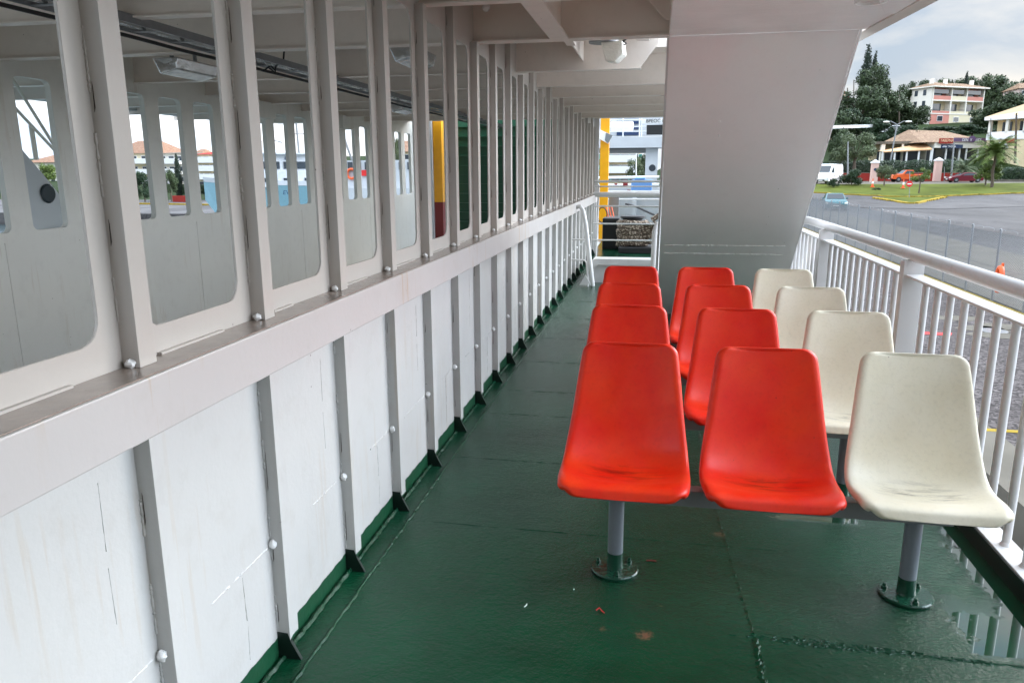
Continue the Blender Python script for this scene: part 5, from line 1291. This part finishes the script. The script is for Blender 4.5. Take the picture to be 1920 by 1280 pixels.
for cx, r in ((1156, .21), (1177, .21)):
    c = at(cx, 237, Yn+1); mb = MB(); mb.lathe([(0, -.26), (r*.8, -.25), (r, -.2), (r, .2), (r*.8, .25), (0, .26)], c, 16, 'x'); mb.build('liferaft_canister', M['white'], nf, smooth=True)
for y in (238, 247, 226):
    a, b = at(1140, y, Yn+.1), at(1250, y-1, Yn+.1); mb = MB(); mb.tube([a, b], .025, 6); mb.build('rail', M['white'], nf)
for x in (1168, 1199, 1203, 1240):
    a, b = at(x, 256, Yn+.1), at(x, 222, Yn+.1); mb = MB(); mb.tube([a, b], .03, 6); mb.build('rail_post', M['white'], nf)
mb = MB(); pxbox(mb, 1212, 234, 1247, 253, Yn+.05, .1); mb.build('black_net_panel', M['dark'], nf)
mb = MB(); pxbox(mb, 1204, 224, 1250, 232, Yn+.03, .1); sb = mb.build('name_board', M['white'], nf)
a = at(1211, 230, Yn); tb = text_mb('BPEOC K  P', .20, .005); mb = MB(); mb.add([(a.x+x, Yn+.01-z, a.z+y) for x, y, z in tb.v], tb.f); mb.build('lettering', M['dark'], sb, fixn=False)
mb = MB(); pxbox(mb, 1100, 352, 1300, 420, Yn+1, .4); mb.build('hull_bulwark', M['paint_far'], nf)
for y in (333, 347): a, b = at(1100, y+1, Yn-1), at(1236, y-1, Yn-1); mb = MB(); mb.tube([a, b], .06, 8); mb.build('rail', M['white'], nf)
mb = MB(); pxbox(mb, 1183, 337, 1223, 360, 26, 1); a = at(1190, 337, 26); b = at(1210, 333, 26); mb.box((a.x, 26, a.z), (b.x, 27, b.z)); o = mb.build('tarpaulin', M['tarp'], bevel=.04); tag(o, 'blue tarpaulin covered load beyond the end of the deck', 'tarpaulin')
mb = MB(); pxbox(mb, 1168, 338, 1177, 350, 26.5, .3); pxbox(mb, 1176, 356, 1182, 362, 26.5, .3); pxbox(mb, 1152, 344, 1157, 347, 26.5, .3); o = mb.build('deck_gear', M['maroon']); tag(o, 'small dark red deck gear left of the blue tarpaulin', 'deck gear')
house('yellow house with green shutters seen under the neighbouring ferry', 1128, 1196, 284, 345, 95, M['ochre'], M['tiles_o'], 3, 4, simple('teal_shutters', (.05, .30, .26), .6), bal=True)
plant('olive', 1194, 292, 350, 50, 80, 'leafy tree to the right of the yellow house behind the neighbouring ferry')
plant('broad', 1206, 284, 350, 34, 84, 'darker tree beside the bow post of the neighbouring ferry')
pole('metal_pole', 1193, 282, 345, 70, .05, M['white'], 'slim white pole in front of the trees behind the neighbouring ferry', 'pole')

# ------------------------------------------------------------------ port side seen through the trunk: port deck, boat, town
mb = MB(); mb.box((-5.9, YB, -.02), (-4.69, 30, 0)); tag(mb.build('port_deck', M['deck']), kind='structure')
pr = thing('port_railing', 'white steel railing along the far side deck seen through the slot windows', 'railing', (-7.2, 5, 0))
mb = MB(); mb.box((-7.3, YB, -.5), (-7.2, 13, .5)); mb.build('kerb', M['paint_far'], pr)
mb = MB(); mb.box((-7.25, YB, 2.38), (-7.1, 13, 2.6)); mb.build('edge_beam', M['paint_far'], pr)
sp_ = thing('port_stair_casing', 'white sloping stair side with a round black porthole, far left window', 'staircase', (-5.5, 5, 0))
XP = -5.6
mb = MB(); g = [onp for onp in []]
def atx(px, py, X): d_ = ray(px, py); return CAM+d_*(X/d_.x)
g = [atx(*p, XP) for p in ((20, 255), (34, 272), (96, 345), (150, 415), (170, 470), (60, 470), (20, 400))]; mb.prism(g, (-.05, 0, 0)); mb.build('stringer_plate', M['paint_far'], sp_)
c = atx(90, 363, XP+.01); mb = MB(); mb.lathe([(0, .015), (.075, .015), (.09, 0)], c, 22, 'x'); mb.build('porthole', M['glass'], sp_)
for p, q in (((15, 135), (112, 290)), ((22, 196), (108, 288))):
    a, b = atx(*p, XP+.05), atx(*q, XP+.05); mb = MB(); mb.tube([a, a+(b-a)*1.6], .014, 8); mb.build('handrail', M['paint_in'], sp_)
a, b = atx(68, 300, XP), atx(58, 235, XP); mb = MB(); mb.tube([a, b], .022, 6); mb.build('post', M['paint_in'], sp_)
# moored blue and white boat
Yb_ = 52
mbt = thing('moored_ferry', 'white passenger boat with light blue hull and bridge windows moored at the left', 'boat', at(500, 380, Yb_))
a = at(384, 348, Yb_); bow = a; st_ = at(660, 352, Yb_+6); u = (st_-bow); u.z = 0; u.normalize(); fr = Frame(bow, u, mbt); Lb = (st_-bow).length
M['hullblue'] = simple('light_blue_hull', (.20, .36, .42), .35)
zk = QZ-1.1-bow.z
def ringp(a_, hw, z0, z1): return [fr.p(a_, 4-hw, z1), fr.p(a_+.0, 4-hw*.75, z0), fr.p(a_, 4+hw*.75, z0), fr.p(a_, 4+hw, z1)]
secs = [(0, .05, -1.2, .25), (1.6, 1.5, zk, .1), (4, 2.9, zk, 0), (8, 3.6, zk, -.1), (Lb, 3.6, zk, -.1)]
mb = MB(); vs = []
for s_ in secs: vs += ringp(*s_)
fs = [(i*4+k, (i+1)*4+k, (i+1)*4+(k+1) % 4, i*4+(k+1) % 4) for i in range(4) for k in range(4)]
mb.add(vs, fs); mb.build('hull', M['hullblue'], mbt)
mb = MB(); vs = []
for (a_, hw, z0, z1) in secs: vs += [fr.p(a_-.05, 4-hw-.03, z1+.35), fr.p(a_, 4-hw-.02, z1-.02), fr.p(a_, 4+hw+.02, z1-.02), fr.p(a_-.05, 4+hw+.03, z1+.35)]
mb.add(vs, fs); mb.build('bulwark', M['paint_far'], mbt)
fr2 = lambda n_, m_, *b: fr.part(n_, m_, *b)
fr2('superstructure', M['paint_far'], (3.2, Lb, .9, 7, -.2, 1.0)); fr2('bridge', M['paint_far'], (3.6, Lb*.7, 1.2, 6.5, 1.0, 2.3)); fr2('bridge_roof', M['paint_far'], (3.2, Lb*.72, .9, 6.8, 2.3, 2.42))
for i in range(7): fr2('bridge_window', M['glass'], (3.9+i*1.0, 4.6+i*1.0, 1.14, 1.2, 1.2, 1.75))
for i in range(6): fr2('porthole_window', M['glass'], (4.2+i*1.6, 4.5+i*1.6, .85, .9, .2, .5))
fr2('lifebuoy_box', M['redpl'], (8.3, 8.8, .78, .84, .05, .6))
tb = text_mb('EVD', .45, .01); mb = MB(); mb.add([fr.p(5.6+x+y*.15, 4-3.66-.35*0-z, -.75+y) for x, y, z in tb.v], tb.f); mb.build('lettering', M['navy'], mbt, fixn=False)
tb = text_mb('8117', .38, .01); mb = MB(); mb.add([fr.p(6.0+x, 1.13-z, 1.88+y) for x, y, z in tb.v], tb.f); mb.build('lettering', M['navy'], mbt, fixn=False)
mb = MB(); mb.tube([fr.p(7.5, 4, 2.3), fr.p(7.4, 4, 5.8)], .08, 6); mb.tube([fr.p(6.5, 4, 4.0), fr.p(8.5, 4, 4.0)], .04, 6); mb.tube([fr.p(6.9, 4, 4.9), fr.p(8.1, 4, 4.9)], .04, 6); mb.tube([fr.p(5.2, 4, 2.3), fr.p(5.5, 4, 3.5), fr.p(6.2, 4, 3.3)], .07, 6); mb.tube([fr.p(7.5, 4, 5.6), fr.p(1, 4, .5)], .015, 4); mb.build('mast', M['bar'], mbt)
# second white ferry further right
t = thing('white_ferry', 'white ferry with lifebuoy and deck windows seen between the middle studs at left', 'boat', at(690, 360, 44))
mb = MB(); pxbox(mb, 640, 300, 790, 352, 44, 3); mb.build('superstructure', M['paint_far'], t)
mb = MB(); pxbox(mb, 630, 352, 800, 400, 43.5, 4); mb.build('hull', M['paint_far'], t)
for x in (652, 668, 684, 748, 764): mb = MB(); pxbox(mb, x, 304, x+8, 318, 43.95, .05); mb.build('window', M['glass'], t)
c = at(659, 326, 43.9); mb = MB(); mb.tube([(c.x+.28*math.cos(a), c.y, c.z+.28*math.sin(a)) for a in [2*PI*i/16 for i in range(16)]], .08, 6, closed=True); mb.build('lifebuoy', M['orange'], t)
mb = MB(); pxbox(mb, 678, 319, 688, 330, 43.9, .05); mb.build('red_panel', M['redpl'], t)
mb = MB(); a = at(660, 300, 44); mb.tube([a, a+Vector((-.6, 0, 1.8)), a+Vector((-.2, 0, 2.4))], .07, 6); mb.tube([a+Vector((1, 0, 0)), a+Vector((1.1, 0, 3))], .06, 6); mb.build('davit', M['bar'], t)
# town behind
house('cream apartment block with orange roof and balconies, leftmost in the town', 215, 305, 288, 365, 118, M['cream'], M['tiles_o'], 4, 5, bal=True, roofh=2.2)
house('white apartment block with green edged balconies behind the slim cypress', 305, 352, 288, 365, 112, M['offwhite'], M['concrete'], 4, 3, bal=True, roofh=.3)
house('low peach house with tiled roof right of the slim cypress', 352, 372, 296, 360, 125, M['ochre'], M['tiles_o'], 3, 2)
house('warm yellow block with dark red roof line above the boat bow', 372, 425, 290, 352, 108, M['ochre'], M['redwall'], 4, 4, bal=True, roofh=.6)
house('distant pale building seen between the studs at the left edge', 60, 150, 305, 370, 130, M['offwhite'], M['tiles_o'], 3, 5)
house('pale ochre building glimpsed past the second white ferry', 715, 770, 285, 345, 100, M['ochre'], M['tiles_o'], 3, 4)
plant('cyp', 338, 288, 372, 14, 88, 'slim dark cypress in front of the white apartment block in the town')
plant('bush', 272, 320, 378, 44, 84, 'dense green bushy tree below the cream block with the orange roof')
plant('broad', 322, 318, 375, 34, 86, 'green tree left of the slim town cypress')
plant('bush', 356, 320, 375, 26, 88, 'green tree right of the slim town cypress')
plant('bush', 385, 345, 368, 40, 90, 'low dark bushes behind the bow of the light blue boat')
plant('olive', 745, 255, 345, 28, 70, 'tall bare-branched tree seen through the farthest slot windows')
plant('broad', 460, 282, 330, 18, 90, 'dark treetop above the bridge of the light blue boat')
plant('lbush', 90, 305, 345, 40, 100, 'yellow-green bush above the sloping stair side at the far left')
wall_line('town_wall', 'dark red low wall along the town road at the left', 'wall', [(318, 84), (352, 83)], 0, -.2, .75, M['redwall'])
wall_line('town_kerb', 'yellow kerb of the town road at the left', 'kerb', [(180, 78), (420, 75)], 0, -.1, .16, M['kerb_yellow'], .4)
